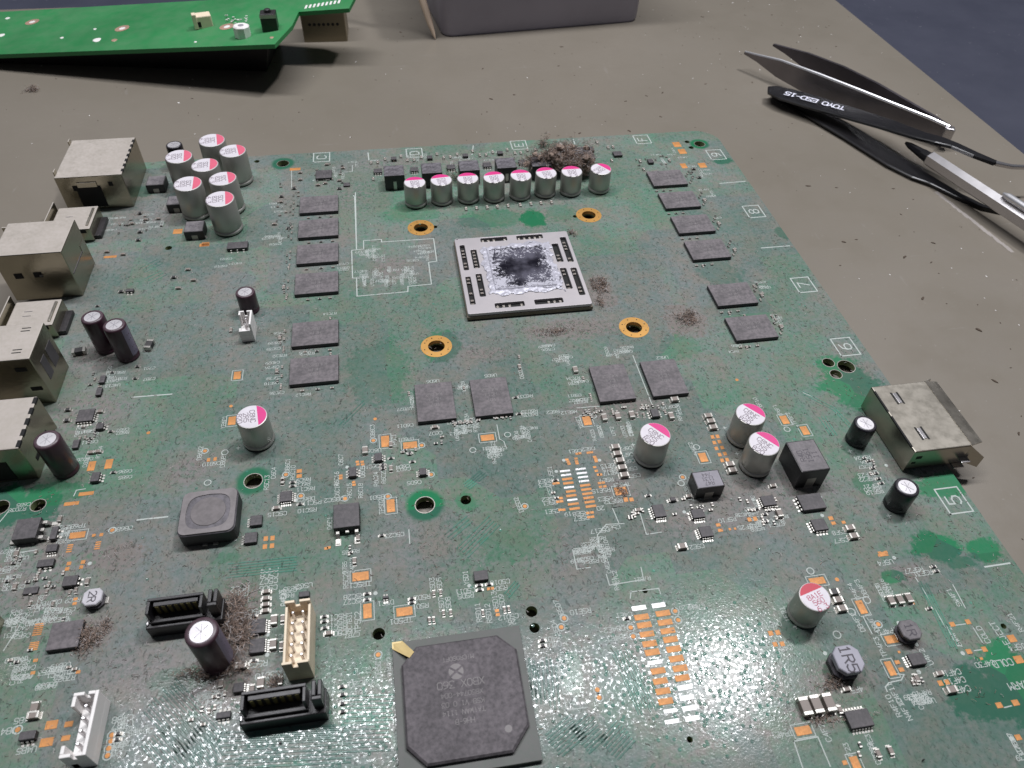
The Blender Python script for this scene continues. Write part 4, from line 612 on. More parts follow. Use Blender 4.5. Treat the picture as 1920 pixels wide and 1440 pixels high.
# ------------------------------------------------------------------ components : capacitors
def seg(mb, r, ang, off, z, mi=0, n=14):
    """circular segment beyond a chord at distance off"""
    a = math.acos(off / r); pts = []
    for i in range(n + 1):
        t_ = R(ang) - a + 2 * a * i / n; pts.append((r * math.cos(t_), r * math.sin(t_), z))
    mb.add(pts, [tuple(range(n + 1))], mi)
PC = {}
def polymer(x, y, r, h, ang, stripe, label, lines=('560', 'R5N', '2.5'), tmat='print_grey', off=.36):
    k = (r, h)
    if k not in PC:
        b = MB(); b.lathe([(r * .96, .35), (r * 1.0, .5), (r * 1.02, .9), (r * 1.0, 1.15), (r * .93, 1.4), (r * .93, 1.6), (r * .985, 1.95), (r * .985, h - .35), (r * .95, h - .08), (r * .90, h)], 40)
        p1 = b.mesh('polymer_capacitor', 'alu', True)
        b = MB(); b.box(-r * 1.02, r * 1.02, -r * 1.02, r * 1.02, 0, .38, c=.12) if False else b.lathe([(r * .98, .02), (r * .98, .36)], 28); p2 = b.mesh('base', 'black')
        b = MB(); b.lathe([(r * .915, h - .02), (r * .90, h + .012), (.01, h + .014)], 36); p3 = b.mesh('top_face', 'captop')
        PC[k] = (p1, p2, p3)
    p1, p2, p3 = PC[k]
    o = part('polymer_capacitor', p1, (x, y), label=label); o.rotation_euler = (R(rnd.uniform(-1.3, 1.3)), R(rnd.uniform(-1.3, 1.3)), 0); sub('base', p2, o); sub('top_face', p3, o)
    b = MB(); seg(b, r * .895, ang, r * off, h + .022); sub('stripe', b.mesh('stripe', stripe), o)
    b = MB()
    for i, t_ in enumerate(lines): 
        d = r * off - r * .30 - i * r * .40; text(b, t_, d * math.cos(R(ang)), d * math.sin(R(ang)), r * .30, ang - 90 if True else 0, h + .024, r * .04, adv=.9)
    sub('top_print', b.mesh('top_print', tmat), o)
pos8 = [(-27.21,41.30), (-18.71,41.88), (-10.07,41.82), (-1.65,41.68), (6.93,41.75), (15.39,42.28), (24.02,42.04), (33.86,42.55)]
for i, (x, y) in enumerate(pos8):
    polymer(x, y, 3.55, 7.8, (92, 96, 88, 93, 90, 98, 88, 35)[i], 'pink', ('%s silver capacitor from the left in the row of eight by the far edge' % ('first', 'second', 'third', 'fourth', 'fifth', 'sixth', 'seventh', 'eighth')[i]), ('820', '5N5', '2.5'))
for i, (x, y) in enumerate([(-91.44,69.76), (-84.01,61.77), (-100.41,60.31), (-91.48,53.94), (-85.16,45.02), (-95.44,43.70), (-84.99,34.10)]):
    polymer(x, y, 4.3, 11.0, (8, 12, 6, 5, 10, 3, 6)[i], 'pink' if False else 'red2', ('tall silver capacitor in the far left cluster, ' + ('farthest', 'far right one', 'leftmost of the far row', 'middle one', 'right one of the third row', 'left one of the third row', 'nearest')[i]), ('SDC', '820', '6.3'))
polymer(*(-70.06,-52.25), 3.55, 8.6, 8, 'pink', 'lone silver capacitor with pink stripe left of the middle', ('C8NC', '2R5', '820'))
polymer(*(18.41,-69.62), 3.6, 8.2, 38, 'pink', 'lone silver capacitor with pink stripe right of the middle', ('C8NC', '2R5', '820'))
polymer(*(41.88,-67.22), 3.55, 8.6, 38, 'pink', 'farther of two silver capacitors with pink stripes beside the grey box inductor', ('C8NC', '7N5', '820'))
polymer(*(41.66,-75.62), 3.55, 8.6, 38, 'pink', 'nearer of two silver capacitors with pink stripes beside the grey box inductor', ('C8NC', '7N5', '820'))
polymer(*(37.23,-111.62), 3.1, 7.6, 104, 'red', 'silver capacitor with a dark red stripe at the lower right', ('8A1E', '560', '6.3'), 'print_red')
def electrolytic(x, y, r, h, sl, ang, label, topr=.72):
    b = MB(); b.lathe([(r * .9, .1), (r, .25), (r, .9), (r * .95, 1.1), (r * .95, 1.35), (r, 1.6), (r, h - .55), (r * .96, h - .2), (r * .86, h), (r * topr, h + .02), (r * (topr - .03), h - .12)], 36, caps=False)
    o = part('electrolytic_capacitor', b.mesh('electrolytic_capacitor', sl, True), (x, y), label=label)
    b = MB(); b.lathe([(r * (topr + .02), h - .1), (.01, h - .06)], 28)
    sub('top_metal', b.mesh('top_metal', 'eltop'), o)
    b = MB()
    for a in (45, 135, 90): b.line((r * topr * .7 * math.cos(R(a)), r * topr * .7 * math.sin(R(a))), (-r * topr * .7 * math.cos(R(a)), -r * topr * .7 * math.sin(R(a))), .07, h - .045 + a * 1e-4)
    sub('vent_score', b.mesh('vent_score', 'ferrite_pale'), o)
    b = MB(); n = 6
    for i in range(n):
        a0, a1 = R(ang - 26 + 52 * i / n), R(ang - 26 + 52 * (i + 1) / n)
        b.add([(r * 1.006 * math.cos(a0), r * 1.006 * math.sin(a0), 1.7), (r * 1.006 * math.cos(a1), r * 1.006 * math.sin(a1), 1.7), (r * 1.006 * math.cos(a1), r * 1.006 * math.sin(a1), h - .6), (r * 1.006 * math.cos(a0), r * 1.006 * math.sin(a0), h - .6)], [(0, 1, 2, 3)])
    sub('printed_band', b.mesh('printed_band', 'sleeve_mark'), o)
    b = MB()
    for zz in (h * .32, h * .68):
        for i in range(2):
            a0, a1 = R(ang - 9), R(ang + 9); r2 = r * 1.012
            b.add([(r2 * math.cos(a0), r2 * math.sin(a0), zz - .9 + i * 1.5), (r2 * math.cos(a1), r2 * math.sin(a1), zz - .9 + i * 1.5), (r2 * math.cos(a1), r2 * math.sin(a1), zz - .6 + i * 1.5), (r2 * math.cos(a0), r2 * math.sin(a0), zz - .6 + i * 1.5)], [(0, 1, 2, 3)])
    sub('minus_marks', b.mesh('minus_marks', sl), o)
electrolytic(*(-104.62,-19.41), 2.7, 10.8, 'sleeve', -20, 'right one of the two brown electrolytic capacitors by the left connectors')
electrolytic(*(-110.47,-15.66), 2.7, 10.8, 'sleeve', 70, 'left one of the two brown electrolytic capacitors by the left connectors')
electrolytic(*(-111.33,-55.00), 2.7, 10.8, 'sleeve', 60, 'brown electrolytic capacitor beside the nearest metal connector')
electrolytic(*(-73.67,-104.37), 2.85, 12.2, 'sleeve', -8, 'brown electrolytic capacitor in front of the farther black socket')
electrolytic(*(-75.71,-5.08), 2.55, 6.4, 'sleeve', 120, 'short brown electrolytic capacitor behind the small white header')
electrolytic(*(68.82,-71.77), 2.6, 6.4, 'sleeve_black', 100, 'black electrolytic capacitor farther along the right connector', .74)
electrolytic(*(68.79,-90.14), 2.6, 6.8, 'sleeve_black', 80, 'black electrolytic capacitor next to the printed number 5', .74)
electrolytic(*(-104.60,73.74), 2.6, 8, 'sleeve_black', 80, 'small dark electrolytic capacitor behind the far left cluster', .8)

# ------------------------------------------------------------------ components : inductors
for i, bx in enumerate(((-33.27,53.40,6.80,8.41), (-20.89,53.52,6.75,8.69), (-8.45,53.65,6.81,8.98), (4.05,53.91,6.88,8.83), (15.85,53.70,6.57,8.64))):
    x, y, w, l = bx; w = 6.6; l = 6.4
    b = MB(); b.box(-w / 2, w / 2, -l / 2, l / 2, .2, 5.4, c=.18); o = part('choke', b.mesh('choke', 'ferrite_dark'), (x, y), label='%s black box choke from the left behind the row of capacitors' % ('first', 'second', 'third', 'fourth', 'fifth')[i])
    for s_ in (-1, 1):
        b = MB(); b.box(-.55, .55, s_ * l / 2 - .05, s_ * l / 2 + .12, .1, 3.2, c=.1); sub('terminal', b.mesh('terminal', 'tin'), o)
    b = MB(); text(b, '2R5', 0, .4, 1.4, 180, 5.415, .2); sub('print', b.mesh('print', 'chip_mark'), o)
def boxind(x, y, w, l, h, rz, mat, topmat, lines, label, ts, trot=0):
    b = MB(); b.box(-w / 2, w / 2, -l / 2, l / 2, .25, h, c=.22); o = part('box_inductor', b.mesh('box_inductor', mat), (x, y), rz, label=label)
    b = MB(); b.box(-w / 2 + .25, w / 2 - .25, -l / 2 + .25, l / 2 - .25, h - .05, h + .05, c=.06); sub('top_face', b.mesh('top_face', topmat), o)
    b = MB()
    for i, t_ in enumerate(lines):
        k = (i - (len(lines) - 1) / 2) * ts * 1.35
        text(b, t_, k if trot else 0, 0 if trot else k, ts, trot or 180, h + .06, ts * .12)
    sub('print', b.mesh('print', 'chip_mark'), o)
    for s_ in (-1, 1):
        b = MB(); b.box(-w * .16, w * .16, s_ * l / 2 - .02, s_ * l / 2 + .15, 0, h * .55, c=.1); b.box(-w * .16, w * .16, s_ * l / 2 - .3, s_ * l / 2 + .5, 0, .2, c=.05); sub('terminal', b.mesh('terminal', 'tin_dull'), o)
boxind(51.5, -78.6, 6.8, 8.6, 6.1, 0, 'black', 'ferrite', ('R40', '1561', '11'), 'tall black box inductor with grey top on the right side', 1.2, 90)
boxind(28.1, -80.2, 6.3, 4.6, 3.9, 0, 'black', 'ferrite_pale', ('R47', '1131', '744'), 'low square inductor with pale grey top right of the middle', .85)
boxind(*(-109.71,60.30,6.05,7.92)[:2], 5.6, 5.6, 3.0, 0, 'chip2', 'ferrite', ('2R2',), 'grey box inductor beside the farthest connector', 1.2)
boxind(*(-94.32,32.57,5.96,6.81)[:2], 5.6, 5.6, 3.0, 0, 'chip2', 'ferrite', ('2R2',), 'grey box inductor in front of the far left capacitor cluster', 1.2)
boxind(*(-101.67,47.74,5.87,6.18)[:2], 5.4, 5.0, 3.0, 0, 'chip2', 'ferrite', ('2R2',), 'grey box inductor half hidden by the far left capacitor cluster', 1.2)
# large shielded power inductor
o = part('power_inductor', (lambda b: (b.prism(rrect(-5.7, 5.7, -5.5, 5.5, 1.6), .2, 3.9, c=.25), b.mesh('power_inductor', 'ferrite_dark'))[1])(MB()), (-78.1, -73.4), label='large square shielded inductor with round core left of the middle')
def rosette():
    pts = []
    for i in range(64):
        a = 2 * math.pi * i / 64; q = abs(math.sin(2 * a)); pts.append((4.45 * math.cos(a) * (1 + .13 * q ** 3), 4.3 * math.sin(a) * (1 + .13 * q ** 3)))
    return pts
rim = curve_plate('rim', rrect(-5.45, 5.45, -5.25, 5.25, 1.4), [rosette()], 3.86, 4.06, ['ind_rim'], o, .04)
b = MB(); b.lathe([(3.55, 3.9), (3.5, 4.0), (3.4, 4.03), (.01, 4.03)], 36); sub('core', b.mesh('core', 'ind_core'), o)
b = MB()
for x_ in (-.9, 1.2): b.box(x_ - .5, x_ + .5, -6.0, -5.4, .0, .5, c=.08)
sub('terminals', b.mesh('terminals', 'tin'), o)
# small drum inductors
def drum(x, y, r, h, rz, label, txt, mat='ferrite_pale'):
    e = r * .92; cc = r * .42
    def octo(k): return [(e * k, -(e - cc) * k), (e * k, (e - cc) * k), ((e - cc) * k, e * k), (-(e - cc) * k, e * k), (-e * k, (e - cc) * k), (-e * k, -(e - cc) * k), (-(e - cc) * k, -e * k), ((e - cc) * k, -e * k)]
    b = MB(); b.prism(octo(1.0), .15, h * .32, c=.1); b.lathe([(r * .72, h * .3), (r * .68, h * .5), (r * .74, h * .72)], 20); o = part('drum_inductor', b.mesh('drum_inductor', 'ferrite_dark'), (x, y), rz, label=label)
    b = MB(); b.prism(octo(1.0), h * .7, h, c=.14); t_ = sub('top_flange', b.mesh('top_flange', mat), o)
    b = MB(); text(b, txt, 0, 0, r * .72, -90, h + .012, r * .1); sub('print', b.mesh('print', 'chip_mark'), t_)
    for s_ in (-1, 1):
        b = MB(); b.box(s_ * r * .8 - .3, s_ * r * .8 + .5 * s_ + .3, -r * .35, r * .35, 0, .25, c=.05); sub('terminal', b.mesh('terminal', 'tin'), o)
drum(40.0, -122.7, 2.75, 4.0, 0, 'octagonal drum inductor printed 1R5 at the lower right', '1R5', 'drum_top')
drum(55.2, -118.6, 2.1, 2.6, 0, 'small dark drum inductor printed 1R at the lower right', '1R', 'ferrite')
drum(*(-98.18,-88.88), 1.9, 2.2, 0, 'small pale drum inductor printed 2R at the lower left', '2R', 'captop2')

# ------------------------------------------------------------------ components : connectors
def shell(name, x0, x1, y0, y1, h, mat, label, tabs=True):
    cx, cy = (x0 + x1) / 2, (y0 + y1) / 2; t_ = .35
    o = part(name, (lambda b: (b.box(x0 - cx, x1 - cx, y0 - cy, y1 - cy, .15, h, c=.3), b.mesh(name, mat))[1])(MB()), (cx, cy), label=label)
    return o, cx, cy
# farthest socket, tall and wide, with slots along the folded edges
o, cx, cy = shell('metal_socket', -135, -115.5, 50.2, 73.2, 11.6, 'steel', 'farthest metal socket on the left, dusty top with slotted edges')
for k in range(7):
    b = MB(); b.box(-.6, .02, -.8, .8, -.5, .06); sub('edge_slot', b.mesh('edge_slot', 'dark'), o, (9.75 + .01, -9.0 + k * 3.0, 11.57))
for k in range(5):
    b = MB(); b.box(-1.1, 1.1, -.03, .2, -.25, .02); sub('edge_tab', b.mesh('edge_tab', 'steel_clean'), o, (-8.0 + k * 4.0, -11.72, 11.62))
b = MB(); b.box(-3.6, 3.6, -.1, .05, 1.0, 8.2); b.box(-4.4, -3.0, -.12, .04, 6.8, 8.6); sub('rear_opening', b.mesh('rear_opening', 'dark'), o, (-1.2, -11.52, 0))
b = MB(); b.prism([(-2.8, -.35), (2.8, -.35), (2.8, -.1), (-2.8, -.1)], 8.0, 9.6); sub('spring_tongue', b.mesh('spring_tongue', 'steel'), o, (-1.2, -11.5, 0))
b = MB(); b.box(-.6, .6, -.1, .04, -.7, .7); sub('latch_hole', b.mesh('latch_hole', 'dark'), o, (5.6, -11.52, 8.6))
for q in (-9.2, 9.2):
    b = MB(); b.box(-.15, .15, -1.0, 1.0, 0, 1.6); sub('shell_ear', b.mesh('shell_ear', 'steel'), o, (-9.7, q, 11.2))
def low_socket(y0, y1, label):
    x0, x1 = -135.0, -123.5; cx, cy = (x0 + x1) / 2, (y0 + y1) / 2; w, l = (x1 - x0) / 2, (y1 - y0) / 2
    b = MB(); b.box(-w, w, -l, l, .6, 4.6, c=.35); o = part('flat_socket', b.mesh('flat_socket', 'steel'), (cx, cy), label=label)
    b = MB(); b.box(-.35, .35, -l * .75, l * .75, 0, .5, c=.15); sub('raised_rib', b.mesh('raised_rib', 'steel_clean'), o, (w - 1.1, 0, 4.5))
    b = MB(); b.box(-w - .5, w + .9, -l * .8, l * .8, 0.02, 1.3, c=.1); sub('insulator', b.mesh('insulator', 'black'), o, (0.8, 0, 0))
    b = MB(); b.box(-.2, .2, -l * 1.05, l * 1.05, 3.6, 6.6, c=.1); sub('flange', b.mesh('flange', 'steel'), o, (-w - .8, 0, 0))
    for s_ in (-1, 1):
        b = MB(); b.box(-.9, .9, -.12, .12, 3.2, 4.4); sub('side_slot', b.mesh('side_slot', 'dark'), o, (w - 2.2, s_ * (l + .02), 0))
    for k in range(2):
        b = MB(); b.box(-1.0, 1.0, -.1, .1, 0, .05); sub('embossed_mark', b.mesh('embossed_mark', 'ferrite'), o, (-1.5, -1 + k * 1.8, 4.6))
low_socket(32.6, 44.8, 'flat metal socket between the farthest and the second tall connector')
low_socket(-10.0, 0.4, 'flat metal socket between the two tall connectors on the left')
o, cx, cy = shell('metal_socket', -138.5, -121.3, 6.8, 21.8, 15.0, 'steel', 'second tall metal socket from the far end on the left')
for x_ in (-4.6, .2):
    b = MB(); b.box(-1.0, 1.0, -.1, .05, -.8, .8); h_ = sub('latch_hole', b.mesh('latch_hole', 'dark'), o, (x_, -7.55, 8.2))
b = MB(); b.lathe([(.5, 0), (.3, .3), (.01, .35)], 10); sub('dimple', b.mesh('dimple', 'steel_clean'), o, (1.0, -7.7, 8.0))
b = MB(); b.box(-.05, .1, -6.9, 6.9, -.15, .15); sub('side_seam', b.mesh('side_seam', 'ferrite'), o, (8.6, 0, 7.2))
b = MB(); b.box(-.1, .12, -1.6, 1.6, 0, 2.4, c=.05); sub('side_tab', b.mesh('side_tab', 'steel_clean'), o, (8.6, 4.8, 6.6))
for q in (-6.5, 6.5):
    b = MB(); b.box(-1.6, 0, -.2, .2, 0, 2.4); sub('shell_ear', b.mesh('shell_ear', 'steel'), o, (-8.5, q, 12.0))
o, cx, cy = shell('metal_socket', -138.0, -118.6, -33.6, -21.2, 14.8, 'steel', 'third tall metal socket on the left with two embossed marks')
for (x_, y_) in ((6.3, 4.0), (6.3, -3.4)):
    for d in (-.5, .5):
        b = MB(); b.box(-1.0, 1.0, -.14, .14, 0, .04); sub('embossed_mark', b.mesh('embossed_mark', 'dark'), o, (x_, y_ + d, 14.8))
for (x_, z_) in ((6.6, 11.6), (7.4, 5.2)):
    b = MB(); b.box(-1.2, 1.2, -.1, .04, -.55, .55); sub('latch_hole', b.mesh('latch_hole', 'dark'), o, (x_, -6.22, z_))
for (y_, w_) in ((-2.0, 1.4), (2.6, 1.8)):
    b = MB(); b.box(-.05, .1, -w_, w_, -3.5, 2.4, c=.05); sub('side_spring', b.mesh('side_spring', 'ferrite'), o, (9.66, y_, 8.5))
o, cx, cy = shell('metal_socket', -138.0, -116.5, -56.6, -41.6, 10.6, 'steel', 'nearest tall metal socket on the left with slots along its edge')
for k in range(5):
    b = MB(); b.box(-.7, .05, -.95, .95, -.5, .06); sub('edge_slot', b.mesh('edge_slot', 'dark'), o, (10.74, -6.2 + k * 3.1, 10.57))
b = MB(); b.box(-8, 8, -.12, .03, .8, 6.5); sub('rear_opening', b.mesh('rear_opening', 'dark'), o, (-1.5, -7.52, 0))
for y_ in (-4.0, 2.4):
    b = MB(); b.box(-.05, .1, -.8, .8, -.6, .6); sub('latch_hole', b.mesh('latch_hole', 'dark'), o, (10.72, y_, 3.4))
o, cx, cy = shell('metal_socket', -135.0, -114.2, -101, -90.2, 7.0, 'steel', 'metal connector edge just inside the left border of the picture')

# right-hand connector with flared flanges
X0, X1, Y0, Y1, H = 75.0, 89.0, -82.0, -61.9, 7.4
cx, cy = (X0 + X1) / 2, (Y0 + Y1) / 2; w, l = (X1 - X0) / 2, (Y1 - Y0) / 2
b = MB()
b.box(-w, w, -l, l, H - .35, H, c=.2); b.box(-w, -w + .35, -l, l, .4, H - .2); b.box(-w + .36, w, -l, -l + .35, 1.4, H - .2); b.box(-w + .36, w, l - .35, l, 1.4, H - .2); b.box(-w + .4, w, -l + .4, l - .4, .5, .9)
RC = part('right_socket', b.mesh('right_socket', 'steel_clean'), (cx, cy), label='bright metal socket overhanging the right edge of the board')
b = MB(); b.box(-w + 1, w - .3, -l + .6, l - .6, 1.2, H - .6); sub('socket_core', b.mesh('socket_core', 'black'), RC)
for (y_) in (5.7, -5.2):
    for d in (-.75, .75):
        b = MB(); b.box(-.22, .22, -1.9, 1.9, 0, .05); sub('window_slot', b.mesh('window_slot', 'dark'), RC, (-2.6 + d, y_, H - .02))
    b = MB(); b.box(-.45, .45, -1.6, 1.6, -.05, .12, c=.08); sub('spring_tongue', b.mesh('spring_tongue', 'steel_tool'), RC, (-2.6, y_, H))
for (ya, yb) in ((2.0, 8.6), (-8.6, 0.6)):
    b = MB(); b.box(-.18, .25, ya, yb, -.35, .03); sub('edge_slot', b.mesh('edge_slot', 'dark'), RC, (-w + .05, 0, H - .02))
b = MB(); b.loft([[(w - .1, -l, H - .3), (w - .1, l, H - .3), (w - .1, l, H), (w - .1, -l, H)], [(w + 4.3, -l + 1.6, H - 1.7), (w + 4.3, l + .6, H - 1.7), (w + 4.2, l + .6, H - 1.4), (w + 4.2, -l + 1.6, H - 1.4)]]); sub('upper_flange', b.mesh('upper_flange', 'steel_clean'), RC)
b = MB(); b.loft([[(w - .1, -l + .35, 1.6), (w - .1, -l, 1.6), (w - .1, -l, H - .3), (w - .1, -l + .35, H - .3)], [(w + 3.6, -l - 1.2, .6), (w + 3.6, -l - 1.5, .6), (w + 3.6, -l - 1.5, H - 3.2), (w + 3.6, -l - 1.2, H - 3.2)]]); sub('near_flange', b.mesh('near_flange', 'steel_clean'), RC)
b = MB(); b.loft([[(w - .1, l, 1.6), (w - .1, l - .35, 1.6), (w - .1, l - .35, H - .3), (w - .1, l, H - .3)], [(w + 3.0, l + 1.6, 1.6), (w + 3.0, l + 1.3, 1.6), (w + 3.0, l + 1.3, H - 1.2), (w + 3.0, l + 1.6, H - 1.2)]]); sub('far_flange', b.mesh('far_flange', 'steel_clean'), RC)
b = MB(); b.box(-1.3, 1.3, -1.4, .4, 0, .3, c=.08); sub('mounting_foot', b.mesh('mounting_foot', 'steel_tool'), RC, (w - 1.0, -l, .9))
b = MB(); b.box(-1.1, 1.1, -1.2, .4, 0, .3, c=.08); sub('mounting_foot', b.mesh('mounting_foot', 'steel_tool'), RC, (w - .4, -l - .4, 3.0))
for (x_, z_, k) in ((-w + 2.0, 5.0, 1), (-w + 1.4, 3.2, .7)):
    b = MB(); b.box(-.7 * k, .7 * k, -.06, .04, -.45 * k, .45 * k); sub('latch_hole', b.mesh('latch_hole', 'dark'), RC, (x_, -l - .0, z_))

# black drive sockets
def sata(x0, y0, w, label):
    b = MB(); b.box(0, w, 0, 4.4, .1, 3.4, c=.2); o = part('drive_socket', b.mesh('drive_socket', 'black'), (x0, y0), label=label)
    b = MB(); wa, wb, ya, yb, z0, z1 = .8, w - 2.9, .7, 4.2, 3.4, 7.0
    b.box(wa, wb, yb - .6, yb, z0, z1, c=.1); b.box(wa, wb, ya, ya + .35, z0, z1 - 2.8, c=.1); b.box(wa, wa + .55, ya + .36, yb - .61, z0, z1, c=.1); b.box(wb - .55, wb, ya + .36, yb - .61, z0, z1, c=.1)
    sh_ = sub('shroud', b.mesh('shroud', 'black'), o)
    b = MB(); b.box(wa + 1.0, wb - 1.0, yb - 1.5, yb - .62, z0, z1 - .5, c=.1); sub('tongue', b.mesh('tongue', 'black'), o)
    for k in range(7):
        x_ = wa + 1.6 + k * (wb - wa - 3.2) / 6; b = MB(); b.box(x_ - .32, x_ + .32, yb - 1.56, yb - 1.49, z0 + .3, z1 - .7); sub('contact', b.mesh('contact', 'sata_contact'), o)
    b = MB(); b.box(w - 1.9, w - .2, .9, 1.6, 3.4, 7.4, c=.15); b.box(w - 1.9, w - 1.2, 1.62, 4.3, 3.4, 7.4, c=.15); b.box(w - 1.19, w - .2, 3.6, 4.3, 3.4, 7.4, c=.15) if False else None
    b.box(w - .9, w - .2, 1.61, 4.3, 3.4, 7.4, c=.15); sub('key_tower', b.mesh('key_tower', 'black'), o)
    b = MB(); b.box(.1, .5, .6, 1.4, 3.38, 3.75, c=.1); sub('mounting_clip', b.mesh('mounting_clip', 'steel_tool'), o)
sata(-86.6, -97.9, 13.6, 'farther black drive socket, partly behind the brown capacitor')
sata(-68.2, -117.9, 14.4, 'nearer black drive socket beside the large southbridge chip')
# cream shrouded header
x0, x1, y0, y1, h = -61.0, -56.4, -110.0, -97.8, 6.9
cx, cy = (x0 + x1) / 2, (y0 + y1) / 2; w, l = (x1 - x0) / 2, (y1 - y0) / 2
b = MB(); b.box(-w, w, -l, l, .1, 3.0, c=.1); b.box(-w, -w + .45, -l + .5, l - .5, 3.0, h - .9, c=.08); b.box(w - .45, w, -l + .5, l - .5, 3.0, h - .9, c=.08)
for s_ in (-1, 1):
    ya, yb = (l - .5, l) if s_ > 0 else (-l, -l + .5)
    b.box(-w, -.55, ya, yb, 3.0, h, c=.08); b.box(.35, w, ya, yb, 3.0, h, c=.08); b.box(-.56, .36, ya, yb, 3.0, h - 1.7, c=.08)
o = part('cream_header', b.mesh('cream_header', 'cream'), (cx, cy), label='cream two-row pin header between the two black drive sockets')
for i in range(5):
    for x_ in (-.9, .9):
        b = MB(); b.box(-.22, .22, -.22, .22, 2.8, 6.0, c=.08); sub('pin', b.mesh('pin', 'steel_tool'), o, (x_, -l + 2.0 + i * 2.05, 0))
# white open-sided header
x0, x1, y0, y1, h = -95.7, -91.6, -119.6, -109.0, 5.5
cx, cy = (x0 + x1) / 2, (y0 + y1) / 2; w, l = (x1 - x0) / 2, (y1 - y0) / 2
b = MB(); b.box(-w + .6, w, -l, l, .1, 2.2, c=.1); b.box(w - .6, w, -l, l, 2.21, h, c=.12)
for s_ in (-1, 1):
    ya, yb = (l - .6, l) if s_ > 0 else (-l, -l + .6)
    b.box(-w, -.3, ya, yb, .3, h, c=.12); b.box(.35, w - .62, ya, yb, 2.21, h, c=.1); b.box(-.31, .36, ya, yb, 2.21, h - 1.5, c=.08)
    yc, yd = (l - 2.4, l - .61) if s_ > 0 else (-l + .61, -l + 2.0)
    b.box(-w, -w + .6, yc, yd, .3, h, c=.12)
o = part('white_header', b.mesh('white_header', 'white'), (cx, cy), label='white open-sided pin header at the lower left')
for i in range(4):
    b = MB(); b.box(-.26, .26, -.26, .26, 2.0, 5.0, c=.1); sub('pin', b.mesh('pin', 'steel_tool'), o, (.1, -l + 2.2 + i * 2.05, 0))
# small white two-pin header
x0, x1, y0, y1, h = -76.8, -73.4, -18.0, -12.4, 6.0
cx, cy = (x0 + x1) / 2, (y0 + y1) / 2; w, l = (x1 - x0) / 2, (y1 - y0) / 2
b = MB(); b.box(-w, w, -l, l, .1, 2.2, c=.1); b.box(w - .5, w, -l, l, 2.21, h, c=.1); b.box(-w, -w + .5, l - 1.6, l - .55, 2.21, h, c=.1); b.box(-w, -w + .5, -l + .55, -l + 1.3, 2.21, h - 2.2, c=.1)
b.box(-w, -.4, l - .5, l, 2.21, h, c=.1); b.box(.3, w - .51, l - .5, l, 2.21, h, c=.1); b.box(-.41, .31, l - .5, l, 2.21, h - 1.6, c=.08); b.box(-w, w - .51, -l, -l + .5, 2.21, h - 2.2, c=.1)
o = part('small_white_header', b.mesh('small_white_header', 'white'), (cx, cy), label='small white fan header left of the memory chips')
for y_ in (-1.2, .9):
    b = MB(); b.box(-.24, .24, -.24, .24, 2.0, 5.0, c=.1); sub('pin', b.mesh('pin', 'steel_tool'), o, (0, y_, 0))

# ------------------------------------------------------------------ components : small passives
SM = {}
def smd(q, size, kind='c', v=False, rz=None):
    w, l, h = {'xs': (1.0, .55, .45), 's': (1.5, .8, .65), 'm': (2.0, 1.25, .95), 'l': (3.2, 1.7, 1.4)}[size]
    k = (size, kind)
    if k not in SM:
        b = MB(); e = w * .21
        b.box(-w / 2 + e, w / 2 - e, -l / 2 + .02, l / 2 - .02, .05, h - .03, 1, c=.04)
        for s_ in (-1, 1): b.box(min(s_ * w / 2, s_ * (w / 2 - e)), max(s_ * w / 2, s_ * (w / 2 - e)), -l / 2, l / 2, .03, h, 0, c=.06)
        for s_ in (-1, 1): b.box(min(s_ * (w / 2 + .3), s_ * (w / 2 - .1)), max(s_ * (w / 2 + .3), s_ * (w / 2 - .1)), -l / 2, l / 2, 0, .07, 0)
        SM[k] = b.mesh('ceramic_capacitor' if kind == 'c' else 'chip_resistor', ['tin', 'ceramic' if kind == 'c' else 'resistor'])
    part('ceramic_capacitor' if kind == 'c' else 'chip_resistor', SM[k], q, (90 if v else 0) if rz is None else rz)
for q in ((-11.55,35.89), (-8.15,35.88), (-4.69,35.87), (-1.38,35.88), (2.13,35.97), (6.11,36.00), (9.66,36.19), (13.04,36.31), (16.53,36.30)): smd(q, 's', 'c', True)
for q in ((11.29,-66.05), (11.23,-68.05), (11.30,-70.03), (11.30,-72.08), (11.23,-74.19), (36.06,-59.86), (36.13,-61.59), (36.03,-63.50), (36.05,-74.67), (36.04,-76.40), (45.36,-109.96), (45.30,-111.79), (55.60,-94.61), (55.48,-96.64), (18.39,-93.77)): smd(q, 'm')
for q in ((10.93,-56.89), (14.24,-56.95), (17.74,-56.98), (27.14,-58.63), (-46.03,-59.04), (7.49,-40.12), (55.85,-111.63), (57.72,-111.71), (59.67,-111.69), (-64.14,-97.96), (-64.03,-102.84), (-104.11,-108.40), (42.02,-88.92)): smd(q, 'm', 'c', True)
smd((58.00,-129.71), 'm'); smd((-104.01,-109.69), 'm'); smd((29.63,-53.51), 'm'); smd((-69.48,-106.03), 'm'); smd((-65.82,-109.79), 'm', 'c', True); smd((-62.39,-109.89), 's', 'c', True)
for q in ((29.81,-128.64), (31.95,-128.59), (34.32,-128.63)): smd(q, 'l', 'c', True)
for q in ((-29.59,-54.07), (43.64,-81.63), (38.95,-126.67), (57.57,-126.56), (-65.12,-71.99), (23.95,-81.67), (11.80,-83.60), (-92.15,30.61), (-66.02,-91.59), (-65.99,-93.04), (-65.95,-94.37), (-65.93,-95.67), (22.20,215.32) if False else (-53.94,-102.03)): smd(q, 's')
